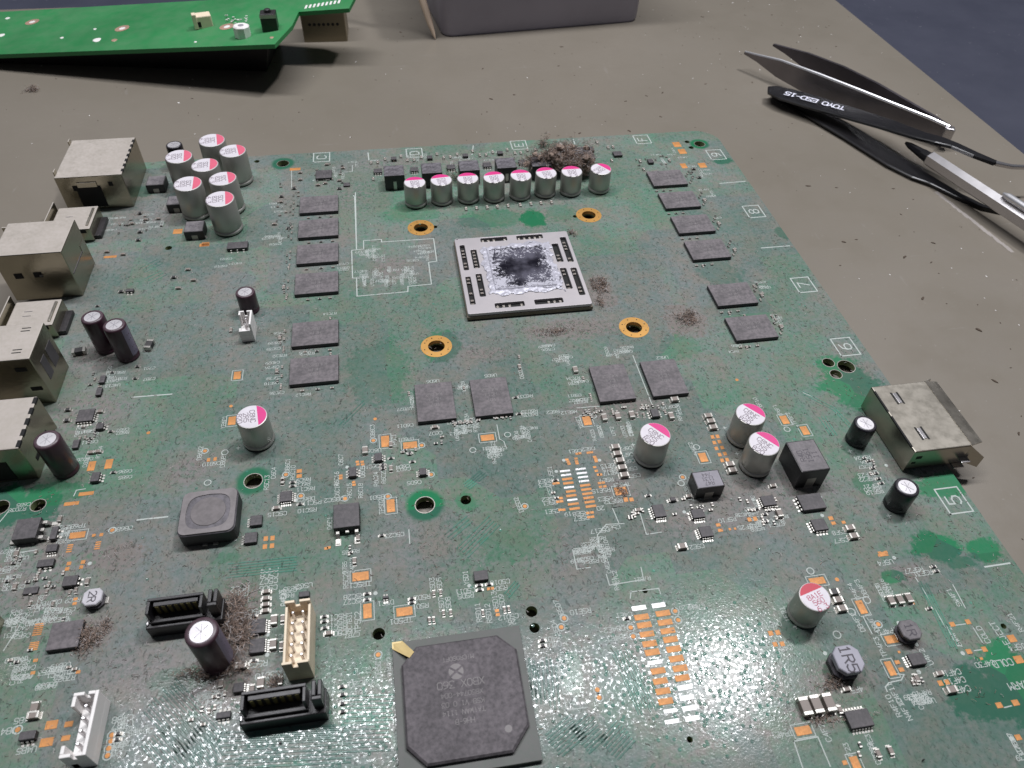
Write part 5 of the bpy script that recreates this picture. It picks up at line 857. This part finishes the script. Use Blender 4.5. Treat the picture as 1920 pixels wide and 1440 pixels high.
for q in ((-40.44,-64.86), (-6.42,-36.94), (36.00,-129.99), (41.82,-88.89), (39.23,-137.85), (41.60,-137.78), (-64.12,-64.76), (-62.59,-97.82), (-62.56,-103.23), (-116.00,-75.82), (-114.23,-83.44), (-100.70,-84.27), (-109.54,-68.43), (-67.28,-30.22), (-67.15,-18.01), (-67.14,3.08), (-64.22,-65.04), (67.13,-17.75), (67.11,-31.32), (67.07,31.36), (67.15,18.01), (67.12,3.80), (-48.90,-87.26), (-48.08,-81.91), (-40.14,-57.92), (-72.87,-108.79), (-67.32,-110.60), (-80.03,-13.17), (52.83,-126.79)): smd(q, 's', 'c', True)
smd((-99.92,-16.70), 'l', 'r', False, 80); smd((-116.92,-16.81), 'l', 'r', False, 8); smd((45.34,-108.21), 'm', 'r')
for q in ((-9.14,-52.56), (-9.12,-47.16), (-42.21,-64.35), (-42.30,-63.68), (-35.57,-63.52), (-35.99,-60.87), (-40.29,-61.82), (-43.20,-81.97), (-46.60,-94.83), (-46.64,-96.09), (-37.98,-97.18), (-38.03,-98.01), (-24.57,-96.26), (-24.59,-97.23), (-22.61,-96.27), (-14.24,-109.34), (-14.37,-110.37), (-51.51,-112.50), (-51.42,-113.96), (-51.43,-115.53), (-51.38,-116.93), (2.82,-107.36), (-67.39,-105.27), (-68.04,-96.39), (-54.80,-98.43), (-54.79,-99.46), (-54.68,-100.81), (-89.20,-114.93), (-89.19,-115.86), (38.92,-88.47), (-62.02,-65.50), (-61.98,-66.52), (-60.21,-71.59), (-4.39,-73.11), (-42.26,-64.60), (-42.20,-63.39), (37.67,-86.90), (38.36,-90.04), (15.11,-80.12), (-101.75,-23.84), (-101.57,-28.06), (-104.01,-44.96), (-101.07,-57.26), (-108.17,-46.52), (-116.48,1.57), (68.80,-78.00), (68.74,-80.07), (68.69,-81.59), (68.55,-83.09), (68.54,-84.33), (68.76,-105.72), (68.82,-106.76), (62.85,-114.20)): smd(q, 'xs', 'r')
for q in ((-33.64,-96.67), (-32.31,-96.67), (-32.14,-101.13), (-30.77,-101.19), (-34.92,-102.19), (-34.13,-102.24), (-20.35,-102.13), (-19.51,-102.11), (-24.58,-102.18), (-66.02,-22.78), (-66.20,-1.58), (-66.03,-36.16), (-66.15,12.11), (-54.02,-25.73), (-54.19,-11.78), (55.00,-23.93), (58.96,-25.58), (66.56,-13.39), (66.46,-26.94), (54.69,-37.76), (54.80,-2.45), (-5.88,-33.21), (8.93,-42.99), (9.38,-48.92), (9.32,-50.12), (9.66,-53.42), (19.27,-56.79), (20.78,-56.99), (26.20,-56.88), (-34.98,-42.23), (-21.33,-42.28), (-24.61,-52.13), (-110.49,-87.59), (-106.16,-88.23), (-102.52,-85.74), (-108.00,-85.32), (-103.57,-86.16)): smd(q, 'xs', 'c', True)
for x_ in (160, 205, 247, 373, 410, 447, 576, 612, 652, 778, 815, 852, 976, 1010, 1046): pass
for q in ((-40.75,67.95), (-38.50,67.92), (-35.86,69.77), (-30.38,70.95), (-28.20,68.16), (-25.93,68.02), (-23.34,69.53), (-17.72,71.07), (-15.60,68.39), (-13.27,68.61), (-10.67,70.02), (-5.04,71.59), (-2.89,68.63), (-0.61,68.61), (2.00,70.04), (7.36,71.17), (9.71,68.66), (11.87,68.53), (14.45,70.10), (40.69,72.71), (43.79,68.64), (45.68,68.80), (42.81,59.69), (52.73,58.05), (63.28,57.31), (52.45,52.58), (17.33,70.28), (-40.38,57.30)): smd(q, 's', 'c', True)
for q in ((56.76,58.43), (-70.01,50.21), (-70.03,47.08), (-71.41,34.80), (-66.99,32.06), (-64.40,59.81), (-64.55,64.33), (-56.20,56.62), (-51.54,57.73), (-51.56,52.79), (-58.51,55.80), (-66.23,54.55), (-50.33,65.55), (-55.72,68.51), (-110.55,42.03), (-106.87,42.06), (-111.17,35.47), (-114.35,40.38), (-112.91,45.74), (-118.88,26.52), (-114.05,24.60), (-110.98,31.31), (69.99,50.89), (70.14,45.27), (60.76,31.80), (-97.98,11.63), (-94.51,14.89), (-92.39,9.70), (-96.07,6.58), (-111.28,6.99), (-115.22,-36.74), (-114.63,-40.19), (-107.70,-38.35), (-106.88,-42.37), (-107.06,-50.87), (-105.55,-50.82)): smd(q, 's', 'c' if rnd.random() < .6 else 'r')
# rows of tiny parts beside the memory chips
b = MB(); tiny = 0
def tinyp(x, y, v, dark):
    w, l, h = (.9, .45, .4) if not v else (.45, .9, .4)
    b.box(x - w / 2, x + w / 2, y - l / 2, y + l / 2, .03, h, 1 if dark else 2, c=.05)
    for s_ in (-1, 1):
        if v: b.box(x - w / 2 - .01, x + w / 2 + .01, y + s_ * l * .38 - .11, y + s_ * l * .38 + .11, 0, h + .02, 0)
        else: b.box(x + s_ * w * .38 - .11, x + s_ * w * .38 + .11, y - l / 2 - .01, y + l / 2 + .01, 0, h + .02, 0)
for yb in (38.6, 25.4, 12.4, -1.5, -22.6, -36.3):
    for k in range(5): tinyp(-66.0 - .9 * (k % 2), yb + 1 + k * 1.6, True, k % 2)
    for k in range(3): tinyp(-54 - k * 3.4 + rnd.uniform(-.6, .6), yb - 1.6, False, k % 2)
for yb in (40.6, 27.1, 13.3, -.26, -21.6, -35.8):
    for k in range(6): tinyp(66.0 + .9 * (k % 3), yb + 2 + k * 1.4, True, k % 2)
    for k in range(3): tinyp(53 + k * 2.4, yb - 1.8, False, k % 2)
for (bx, n) in (((-67.85,45.79,6.71,26.87), 26), ((-55.09,63.80,10.08,14.92), 26), ((-111.46,40.22,13.86,8.79), 20), ((59.46,58.73,18.99,7.09), 16), ((-28.64,-58.73,2.45,3.17), 6), ((-18.33,-53.29,13.90,1.33), 34), ((11.53,-54.85,11.19,2.24), 22), ((23.24,-54.71,6.96,1.70), 16), ((-35.86,-61.93,4.81,4.10), 8), ((-109.87,-28.64,5.11,7.51), 10), ((-108.12,-44.93,6.41,6.66), 12), ((-115.66,-74.21,7.04,6.95), 18), ((-109.55,-82.38,8.19,6.50), 22), ((-104.08,-92.92,2.61,2.22), 4), ((-109.38,-97.69,3.49,3.17), 6), ((-99.23,-101.89,2.51,1.02), 4), ((-116.25,-79.42,2.75,6.64), 8), ((38.36,-85.83,9.38,4.01), 18), ((25.50,-83.98,7.77,5.38), 16), ((39.07,-90.10,6.14,2.58), 10), ((52.74,-127.44,1.97,1.83), 8), ((38.16,-137.04,4.93,2.17), 6), ((68.54,-79.78,2.88,5.76), 8), ((-50.11,-84.18,2.16,3.79), 6), ((-72.89,-110.07,3.73,1.94), 6), ((-74.27,-114.21,6.08,3.71), 10), ((-4.76,-76.32,2.34,4.67), 4), ((10.28,-85.03,9.15,2.63), 12), ((22.51,-86.80,6.90,2.62), 10), ((69.03,48.06,3.10,8.97), 6)):
    x, y, w, l = bx
    for _ in range(int(n * .6)): tinyp(x + rnd.uniform(-.5, .5) * w, y + rnd.uniform(-.5, .5) * l, rnd.random() < .5, rnd.random() < .45)
part('tiny_passives', b.mesh('tiny_passives', ['tin', 'resistor', 'ceramic']), kind='stuff')

# ------------------------------------------------------------------ dust: loose fibres over the board, and felted tufts
def fibre(mb, x, y, z, ln, r, ang, curl, lift, mi=0, n=4):
    pts = []; a = ang; px, py, pz = x, y, z
    for k in range(n + 1):
        pts.append((px, py, max(pz, r * .6))); a += rnd.uniform(-curl, curl); px += math.cos(a) * ln / n; py += math.sin(a) * ln / n; pz += rnd.uniform(-lift, lift)
    mb.tube(pts, r, 3, mi)
DF = [MB(), MB()]
for i in range(7500):
    x = rnd.uniform(-118, 86); y = rnd.uniform(-128, 77) if rnd.random() < .35 else rnd.uniform(-132, 10)
    k = rnd.random(); mi = 2 if k < .62 else (1 if k < .85 else 0)
    fibre(DF[0], x, y, .06, rnd.uniform(.2, .95), rnd.uniform(.025, .06), rnd.uniform(0, 6.28), .9, .06, mi, 3)
for gx, gy, rx, ry, st in GRIME:
    for i in range(int(11 * rx * ry * st / 12) + 10):
        x, y = rnd.gauss(gx, rx * .5), rnd.gauss(gy, ry * .5)
        if abs(x) < 18 and abs(y) < 18: continue
        fibre(DF[0], x, y, rnd.uniform(.06, .5), rnd.uniform(.4, 1.3), rnd.uniform(.02, .045), rnd.uniform(0, 6.28), 1.1, .2, rnd.choice((0, 0, 1, 2)), 4)
o = DF[0].build('loose_dust', ['dustA', 'dustB', 'dustC']); tag(o, 'fine dust fibres scattered over the green board', 'dust', kind='stuff')
def tuft(x, y, z, rx, ry, rz_, n, label, mats=('dustA', 'dustB', 'dustC'), core_=False):
    mb = MB()
    core = core_ and n > 800
    blobs = [(rnd.gauss(0, .42) * rx, rnd.gauss(0, .42) * ry, abs(rnd.gauss(.25, .35)) * rz_) for _ in range(max(6, n // 60))]
    for i in range(n):
        bx_, by_, bz_ = rnd.choice(blobs); s_ = .22
        p_ = [bx_ + rnd.gauss(0, s_) * rx, by_ + rnd.gauss(0, s_) * ry, max(.1, bz_ + rnd.gauss(0, .22) * rz_)]
        d = Vector((rnd.gauss(0, 1), rnd.gauss(0, 1), rnd.gauss(0, .7))).normalized(); pts = []; ln = rnd.uniform(1.0, 3.0) if n > 800 else rnd.uniform(.5, 1.3)
        for k in range(6):
            pts.append(tuple(p_)); d = (d + Vector((rnd.gauss(0, .55), rnd.gauss(0, .55), rnd.gauss(0, .45)))).normalized()
            p_ = [p_[0] + d.x * ln / 5, p_[1] + d.y * ln / 5, max(.08, p_[2] + d.z * ln / 5)]
        k = rnd.random(); mb.tube(pts, rnd.uniform(.03, .07), 3, 0 if k < .62 else (1 if k < .8 else 2))
    if core:                                    # matted heart of the tuft
        for (bx_, by_, bz_) in blobs:
            r_ = rnd.uniform(.9, 1.7); rings = []
            for i in range(1, 6):
                a_ = math.pi * i / 6; rings.append([(bx_ + r_ * math.sin(a_) * math.cos(j * .698) * rnd.uniform(.7, 1.25), by_ + r_ * math.sin(a_) * math.sin(j * .698) * rnd.uniform(.7, 1.25), max(.05, bz_ - r_ * .8 * math.cos(a_))) for j in range(9)])
            mb.loft(rings, 0)
    o = mb.build('dust_tuft', list(mats), None, (x, y, z)); tag(o, label, 'dust')
tuft(*(21.34,54.94), 2.8, 8.6, 3.8, 6.0, 5600, 'big brown dust tuft draped over the sixth capacitor of the far row', core_=True)
tuft(*(29.66,51.64), 1.4, 4.6, 2.8, 5.6, 2200, 'brown dust clump between the seventh and eighth capacitors of the far row', core_=True)
tuft(*(21.76,73.06), .1, 3.0, 2.5, 4.0, 260, 'thin wisp of grey dust behind the big brown tuft')
tuft(*(-12.82,54.27), .2, 2.6, 4.0, 4.5, 181, 'brown dust between the second and third capacitors of the far row')
tuft(*(-71.21,-97.81), .1, 3.6, 8.5, 1.6, 1089, 'brown dust drift beside the brown capacitor and the drive socket')
tuft(*(-73.54,-106.74), .1, 6.0, 2.0, 1.6, 660, 'brown dust drift around the foot of the brown capacitor')
tuft(*(-63.93,-110.31), .1, 1.8, 1.6, 1.2, 176, 'small brown dust clump behind the nearer drive socket')
tuft(*(-98.29,-94.85), .1, 2.4, 4.2, 1.4, 462, 'brown dust clump beside the square controller chip')
tuft(*(21.89,-8.27), .05, 2.6, 5.2, 1.0, 508, 'brown dust patch right of the processor package')
tuft(*(19.25,19.28), .1, 1.6, 1.3, 1.6, 93, 'grey dust clump at the far right corner of the processor package')
tuft(*(42.62,-24.55), .05, 3.6, 3.4, .8, 376, 'brown dust patch left of the right memory column')
tuft(*(9.69,-78.39), .05, 1.6, 1.6, .8, 71, 'small brown dust clump on a copper pad right of the ladder of pads')
tuft(*(37.34,-125.11), .05, 3.6, 1.4, .9, 110, 'brown dust at the foot of the drum inductor printed 1R5')
tuft(*(32.42,-131.06), .05, 5.0, 1.0, .6, 121, 'dark dust drift below the three large ceramic capacitors')
tuft(*(9.63,-24.93), .05, 9.0, 1.8, .4, 165, 'faint dust streak in front of the processor package')

# ------------------------------------------------------------------ things on the mat
# grey plastic bin
b = MB()
def rr3(x0, x1, y0, y1, r, z): return [(x, y, z) for x, y in rrect(x0, x1, y0, y1, r, 4)]
W_, D_ = 95.0, 62.0
b.loft([rr3(0, W_, 0, D_, 5, 0), rr3(-.6, W_ + .6, -.6, D_ + .6, 5, 1.5), rr3(-2.5, W_ + 2.5, -2.5, D_ + 2.5, 6, 55)], 0, False); b.add(rr3(0, W_, 0, D_, 5, .02), [tuple(range(24))])
b.loft([rr3(1.4, W_ - 1.4, 1.4, D_ - 1.4, 4, 2), rr3(-1.0, W_ + 1.0, -1.0, D_ + 1.0, 5, 55)][::-1], 0, False); b.add(rr3(1.4, W_ - 1.4, 1.4, D_ - 1.4, 4, 2), [tuple(range(24))])
o = empty('plastic_bin', (-4.8, 180.2, ZM)); tag(o, 'dark grey plastic bin standing at the far edge of the mat', 'bin'); o.rotation_euler = (0, 0, R(6.1))
put('bin_body', b.mesh('bin_body', 'bin', True), o)
b = MB(); k0 = rr3(-3.4, W_ + 3.4, -3.4, D_ + 3.4, 6.5, 55); k1 = rr3(-1.0, W_ + 1.0, -1.0, D_ + 1.0, 5, 55)
b.loft([k0, [(x, y, 57) for x, y, z in k0], [(x, y, 57) for x, y, z in k1], k1], 0, False); put('rim', b.mesh('rim', 'bin'), o)
# wooden stick leaning on the bin
tp = (-8.93,177.92); b = MB()
ax = Vector((-9.0, 14.0, 30.0))
pts = [tuple(Vector((0, 0, .4)) + ax * t_) for t_ in (0, .06, .2, .5, 1.0, 2.2)]
b.tube(pts, [.25, .8, 1.35, 1.7, 1.8, 1.8], 12); o = b.build('wooden_stick', 'wood', None, (*tp, ZM), 0, True); tag(o, 'pale pointed wooden stick standing against the left side of the bin', 'stick')

# green card lying tilted, with an added black block beneath it
card = empty('green_card', (-120, 175, ZM)); tag(card, 'bright green circuit card resting tilted at the far left', 'circuit card')
PL = [((-199.81,167.83), 2.0), ((-73.20,129.41), 17.0), ((-67.20,145.29), 17.6), ((-54.79,156.91), 18.6), ((-44.72,156.05), 19), ((-42.61,167.62), 19), ((-57.04,194.16), 18.6), ((-215.88,219.06), 1.6)]
def cz(x, y):
    return 2.0 + (x - PL[0][0][0]) * (15.0 / (PL[1][0][0] - PL[0][0][0]))
PP = [q for q, z in PL]
PP = [PP[0], PP[1], PP[2], (-65.10,158.36), (-44.68,153.52), (-41.62,167.06), (-47.71,172.46), PP[7]]
b = MB(); ox, oy, oz = -120, 175, ZM
b.loft([[(x - ox, y - oy, cz(x, y) - oz - 1.6) for x, y in PP], [(x - ox, y - oy, cz(x, y) - oz) for x, y in PP]]); put('card_board', b.mesh('card_board', 'card'), card)
def on_card(q, up=0): return (q[0] - ox, q[1] - oy, cz(*q) - oz + up)
for q in ((-181.54,195.29), (-138.34,170.82), (-93.70,154.61)):
    b = MB(); b.ringflat(0, 0, 1.3, 3.0, .08, 20); b.lathe([(1.3, .05), (.01, .07)], 14, mi=1); o2 = put('screw_hole', b.mesh('screw_hole', ['copper_pale', 'white']), card, on_card(q)); o2.rotation_euler = (0, -.12, 0)
for q, k in (((-146.43,162.41), 2.0), ((-139.11,159.21), 1.3), ((-191.29,184.99), 1.6), ((-162.90,170.98), .8), ((-150.31,174.94), .7), ((-104.84,143.94), .6), ((-74.68,136.32), .9), ((-194.75,204.94), 1.1)):
    b = MB(); b.lathe([(k, 0), (k * .8, .12), (.01, .15)], 12); put('solder_spot', b.mesh('solder_spot', 'copper_pale' if k in (1.3, .9) else 'white'), card, on_card(q))
b = MB(); b.box(-3.4, 3.4, -2.4, 2.4, 0, 4.6, c=.4); b.box(-3.8, -2.2, -2.6, 0, 0, 5.6, c=.3); c1 = put('cream_connector', b.mesh('cream_connector', 'cream'), card, on_card((-103.34,159.24)), 14)
b = MB(); b.box(-2.4, -1.0, -2.5, -2.3, .5, 2.6); put('opening', b.mesh('opening', 'dark'), c1)
b = MB(); b.prism([(3.2 * math.cos(R(22.5 + 45 * i)), 3.0 * math.sin(R(22.5 + 45 * i))) for i in range(8)], 0, 4.2, c=.4); c2 = put('white_connector', b.mesh('white_connector', 'white'), card, on_card((-86.14,142.00)))
b = MB(); b.lathe([(1.2, 4.21), (1.0, 4.24)], 12); put('opening', b.mesh('opening', 'ferrite_pale'), c2)
b = MB(); b.box(-3.0, 3.0, -2.6, 2.6, 0, 6.4, c=.3); b.box(-2.2, 2.2, 2.61, 4.4, 0, 4.4, c=.3); c3 = put('black_switch', b.mesh('black_switch', 'black'), card, on_card((-75.52,144.97)))
b = MB(); b.box(-3.05, 3.05, -2.7, -2.62, 4.9, 6.2); put('metal_rim', b.mesh('metal_rim', 'tin'), c3)
b = MB(); b.lathe([(1.4, 6.4), (1.2, 7.4), (.8, 7.6)], 14); put('button', b.mesh('button', 'black'), c3)
b = MB()
for i in range(9): b.line((i * 1.7 - 7, -1.2), (i * 1.7 - 6.6, 1.4), .9, .1)
o2 = put('printed_strokes', b.mesh('printed_strokes', 'white'), card, on_card((-55.43,162.20))); o2.rotation_euler = (0, -.12, 0)
b = MB()
for i in range(40): b.box(*(lambda u, v: (u - .4, u + .4, v - .25, v + .25))(rnd.gauss(0, 3.4), rnd.gauss(0, 3.0)), 0, .4)
tag(put('small_parts', b.mesh('small_parts', 'white'), card, on_card((-87.64,159.09), -.2)), kind='stuff')
b = MB(); b.box(-9.5, 9.5, -9, 6, 0, 20.0, c=.5); br = put('metal_bracket', b.mesh('metal_bracket', 'bracket'), card, ((-57.22,181.63)[0] - ox, (-57.22,181.63)[1] - oy + 7.5, 0.02), -2)
b = MB()
for i in range(7): b.lathe([(.7, 0), (.01, .05)], 8, -6 + i * 2, 0)
st_ = put('stamped_marks', b.mesh('stamped_marks', 'dark'), br, (0, -9.02, 7.5)); st_.rotation_euler = (R(90), 0, 0)
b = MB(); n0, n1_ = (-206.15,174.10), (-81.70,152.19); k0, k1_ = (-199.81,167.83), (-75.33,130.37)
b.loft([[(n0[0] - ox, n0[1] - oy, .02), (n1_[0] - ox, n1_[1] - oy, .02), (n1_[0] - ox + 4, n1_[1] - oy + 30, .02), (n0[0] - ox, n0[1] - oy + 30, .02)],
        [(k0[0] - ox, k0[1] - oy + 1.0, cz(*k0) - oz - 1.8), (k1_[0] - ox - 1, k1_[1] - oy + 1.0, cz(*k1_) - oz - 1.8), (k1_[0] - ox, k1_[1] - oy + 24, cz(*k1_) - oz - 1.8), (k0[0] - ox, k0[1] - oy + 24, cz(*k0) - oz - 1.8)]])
put('underside_shade_block', b.mesh('underside_shade_block', 'black'), card)  # added black block that keeps the shade under the card dark
b = MB(); b.box(-2.6, 2.6, -.3, .3, 0, 9, c=.1); put('support_tab', b.mesh('support_tab', 'steel'), card, ((-148.54,165.70)[0] - ox, (-148.54,165.70)[1] - oy, .02))

# tweezers
def blade(name, path, parent, mat, thick):
    """arm swept along path; entries: plan point, z of lower edge, z of upper edge (a plate standing on edge)"""
    b = MB(); rings = []
    for k, (q, z0, z1) in enumerate(path):
        a = Vector(path[max(0, k - 1)][0]); c_ = Vector(path[min(len(path) - 1, k + 1)][0]); d = (c_ - a).normalized(); nx, ny = -d.y * thick / 2, d.x * thick / 2
        rings.append([(q[0] + nx, q[1] + ny, z0), (q[0] - nx, q[1] - ny, z0), (q[0] - nx, q[1] - ny, z1), (q[0] + nx, q[1] + ny, z1)])
    b.loft(rings); return put(name, b.mesh(name, mat), parent)
tA = empty('steel_tweezers', (0, 0, ZM)); tag(tA, 'grey steel tweezers lying on edge, tips pointing to the far left', 'tweezers')
def lerp(a, c_, t_): return (a[0] + (c_[0] - a[0]) * t_, a[1] + (c_[1] - a[1]) * t_)
P0, P1 = (120.54,134.05), (171.05,60.04)
Q0 = (136.55,140.87)
pa = []
for t_, z0, z1, bow in ((0, 6.6, 7.4, 0), (.08, 5.6, 8.2, .4), (.2, 3.0, 9.6, 1.0), (.4, 1.0, 10.0, 1.6), (.6, .6, 9.8, 1.6), (.8, 1.2, 9.2, .9), (.92, 2.0, 8.8, .3), (1, 2.6, 8.2, 0)):
    q = lerp(P0, P1, t_); pa.append(((q[0] - bow * .9, q[1] - bow * .45), z0, z1))
blade('near_arm', pa, tA, 'steel_arm', 1.3)
pb = []
P1b = (P1[0] + 1.1, P1[1] + .9)
for t_, z0, z1, bow in ((0, 6.6, 7.4, 0), (.08, 5.6, 8.2, .6), (.2, 3.2, 9.4, 1.6), (.4, 1.4, 10.2, 2.4), (.6, 1.0, 10.0, 2.2), (.8, 1.4, 9.2, 1.2), (.92, 2.0, 8.8, .5), (1, 2.6, 8.2, 0)):
    q = lerp(Q0, P1b, t_); pb.append(((q[0] + bow * .9, q[1] + bow * .45), z0, z1))
blade('far_arm', pb, tA, 'steel_shaded', 1.3)
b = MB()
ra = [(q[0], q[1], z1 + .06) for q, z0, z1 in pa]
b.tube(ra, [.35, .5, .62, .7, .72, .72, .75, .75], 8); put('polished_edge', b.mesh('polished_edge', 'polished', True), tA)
b = MB(); b.box(-1.6, 1.9, -2.2, .8, 2.4, 8.5, c=.5); put('joint', b.mesh('joint', 'steel_tool'), tA, (P1[0] + .2, P1[1] + .2, 0), -25)

tB = empty('black_tweezers', (0, 0, ZM)); tag(tB, 'black coated tweezers with white lettering, bent tip pointing right', 'tweezers')
def flat_arm(name, path, parent, mat, th):
    """flat bar seen from above; entries: plan point, z, half width"""
    b = MB(); rings = []
    for k, (q, z, hw) in enumerate(path):
        a = Vector(path[max(0, k - 1)][0]); c_ = Vector(path[min(len(path) - 1, k + 1)][0]); d = (c_ - a).normalized(); nx, ny = -d.y * hw, d.x * hw
        rings.append([(q[0] + nx, q[1] + ny, z), (q[0] + nx * .9, q[1] + ny * .9, z - th), (q[0] - nx * .9, q[1] - ny * .9, z - th), (q[0] - nx, q[1] - ny, z), (q[0] - nx * .85, q[1] - ny * .85, z + .25), (q[0] + nx * .85, q[1] + ny * .85, z + .25)])
    b.loft(rings); return put(name, b.mesh(name, mat), parent)
up = [((122.43,106.57), 4.6, 2.2), ((122.41,103.08), 4.8, 4.6), ((124.54,99.54), 5.0, 5.6), ((131.71,91.42), 5.4, 6.0), ((139.77,80.87), 6.2, 5.4), ((148.59,65.76), 8.2, 4.6), ((154.07,52.53), 10.2, 3.4), ((157.49,46.82), 11.2, 3.0), ((160.58,42.18), 11.6, 2.0), ((163.96,35.06), 11.8, 1.6), ((168.04,29.63), 11.6, 1.1)]
flat_arm('upper_arm', up, tB, 'black_tool', 1.0)
flat_arm('bare_tip', [((168.04,29.63), 11.55, 1.0), ((172.87,27.33), 11.2, .8), ((182.36,26.58), 10.6, .5)], tB, 'steel_tool', .9)
lo = [((124.40,108.38), 2.3, 1.6), ((125.55,106.91), 2.0, 4.2), ((133.05,91.63), 1.6, 5.2), ((141.08,71.27), 1.3, 5.4), ((147.27,50.45), 1.3, 5.0), ((150.83,41.22), 1.3, 3.8), ((153.89,35.89), 1.3, 2.4), ((157.93,26.49), 1.3, 1.6), ((162.42,19.37), 1.3, .9), ((167.09,15.91), 1.2, .4)]
flat_arm('lower_arm', lo, tB, 'black_tool', 1.0)
b = MB(); a0, a1 = (126.98,95.21), (137.62,84.63)
ang_ = math.degrees(math.atan2(a1[1] - a0[1], a1[0] - a0[0])); mx_, my_ = (a0[0] + a1[0]) / 2, (a0[1] + a1[1]) / 2
text(b, 'TOYO ESD-15', 0, 0, 3.0, 0, 0, .5, adv=.72)
tt_ = put('lettering', b.mesh('lettering', 'white_print'), tB, (mx_, my_, 6.2))
ln_ = math.hypot(a1[0] - a0[0], a1[1] - a0[1])
tt_.rotation_euler = (0, R(0), R(ang_ + 180)); tt_.scale = (1.0, 1.0, 1.0); tt_['text_len'] = ln_
tt_.rotation_euler = Matrix.Rotation(R(ang_), 3, 'Z').to_4x4().to_3x3().__matmul__(Matrix.Rotation(R(-1.9), 3, 'Y')).__matmul__(Matrix.Rotation(R(180), 3, 'Z')).to_euler()

# silver pen-shaped tool
tC = empty('silver_tool', (0, 0, ZM)); tag(tC, 'silver six-sided pen tool with black tip lying across the black tweezers', 'tool')
def rod(name, pts, rads, mat, n=6, roll=0):
    b = MB(); rings = []
    a, c_ = Vector(pts[0]), Vector(pts[-1]); d = (c_ - a).normalized(); u = d.cross(Vector((0, 0, 1))).normalized(); w_ = u.cross(d)
    for p_, r_ in zip(pts, rads): rings.append([tuple(Vector(p_) + (u * math.cos(R(roll) + 2 * math.pi * i / n) + w_ * math.sin(R(roll) + 2 * math.pi * i / n)) * r_) for i in range(n)])
    b.loft(rings); return put(name, b.mesh(name, mat), tC)
c0 = Vector((*(153.54,42.78), 6.6)); c1_ = Vector((*(163.88,-0.03), 6.6)); dd = (c1_ - c0).normalized()
rod('barrel', [c0, c0 + dd * .5, c1_ + dd * 60], [2.3, 2.65, 2.65], 'steel_tool', 6, -25)
rod('collar', [c0 - dd * 3.4, c0 - dd * .05], [1.7, 1.9], 'black_tool', 12)
rod('tip', [c0 - dd * 11.5, c0 - dd * 9.5, c0 - dd * 3.3], [.5, 1.1, 1.7], 'black_tool', 8)
cl = MB(); k0 = Vector((*(160.87,12.26), 10.2)); 
cl.tube([tuple(k0 - dd * 1), tuple(k0 + dd * 1), tuple(k0 + dd * 30)], [.5, 1.2, 1.2], 10); put('clip', cl.mesh('clip', 'polished', True), tC)

# crumbs and specks on the mat
CR = []
for k in range(4):
    b = MB(); r_ = [rnd.uniform(.7, 1.1) for _ in range(8)]
    b.loft([[(1.6 * r_[i] * math.cos(i * .785), .6 * r_[i] * math.sin(i * .785), 0) for i in range(8)], [(1.2 * r_[i] * math.cos(i * .785), .45 * r_[i] * math.sin(i * .785), .35) for i in range(8)]]); CR.append(b.mesh('crumb', 'crumb'))
for i, (x, y) in enumerate(((8.47,145.60), (46.92,164.51), (41.41,144.91), (61.93,109.75), (79.19,115.51), (71.73,113.42), (-108.91,130.35), (37.57,86.14), (56.86,85.63), (109.05,40.54), (118.60,38.37), (106.23,7.72), (135.02,3.54), (123.29,192.53), (162.45,166.70), (125.14,-36.73), (121.80,-2.15), (128.77,-5.78), (116.59,-21.77), (17.94,120.09), (8.15,117.37), (138.55,35.30), (152.07,35.07), (92.19,-77.68), (112.58,-73.18), (117.49,-55.84))):
    o = put('crumb', CR[i % 4], None, (x, y, ZM + .01), rnd.uniform(-60, 60)); o.scale = (rnd.uniform(.4, .75),) * 3; tag(o, 'small dark brown crumb lying on the bare grey mat', 'crumb', 'dark crumbs scattered on the mat')
b = MB()
for k in range(6):
    t_ = k / 5; b.lathe([(.6 * (1 + .3 * math.sin(k)), -.4), (1.2, .3), (.8, 1.2)], 7, -2 + 4 * t_ + rnd.uniform(-.4, .4), -3 + 6 * t_)
lp = (-170.91,143.86)
tuft(lp[0], lp[1], ZM, 3.0, 3.6, 2.4, 260, 'small grey-brown lint lump alone on the mat at the far left')
b = MB()
for i in range(420):
    x, y = rnd.uniform(-230, 195), rnd.uniform(80, 225)
    if rnd.random() < .4: x, y = rnd.uniform(90, 198), rnd.uniform(-110, 225)
    s_ = rnd.uniform(.07, .22) * (2.0 if rnd.random() < .08 else 1); mi = 0 if rnd.random() < .35 else 1; a_ = rnd.uniform(0, 3.1); e_ = rnd.uniform(1, 2.4)
    b.loft([[(x + s_ * e_ * math.cos(j * 1.57) * math.cos(a_) - s_ * math.sin(j * 1.57) * math.sin(a_), y + s_ * e_ * math.cos(j * 1.57) * math.sin(a_) + s_ * math.sin(j * 1.57) * math.cos(a_), ZM + h_) for j in range(4)] for h_ in (.01, .1)], mi)
o = b.build('mat_specks', ['white', 'crumb']); tag(o, 'tiny pale and dark specks scattered on the grey mat', 'specks', kind='stuff')
b = MB()
for k in range(40):
    t_ = k / 39; q0 = lerp((152.65,30.88), (157.84,-3.34), t_); b.box(q0[0] + rnd.uniform(-.4, .4) - .5, q0[0] + rnd.uniform(0, .4) + .5, q0[1] - .9, q0[1] + .9, ZM + .006, ZM + .02 + k * .0001)
o = b.build('scratch_mark', 'scuff'); tag(o, 'pale scratch in the mat beside the lower tweezers arm', 'scratch')
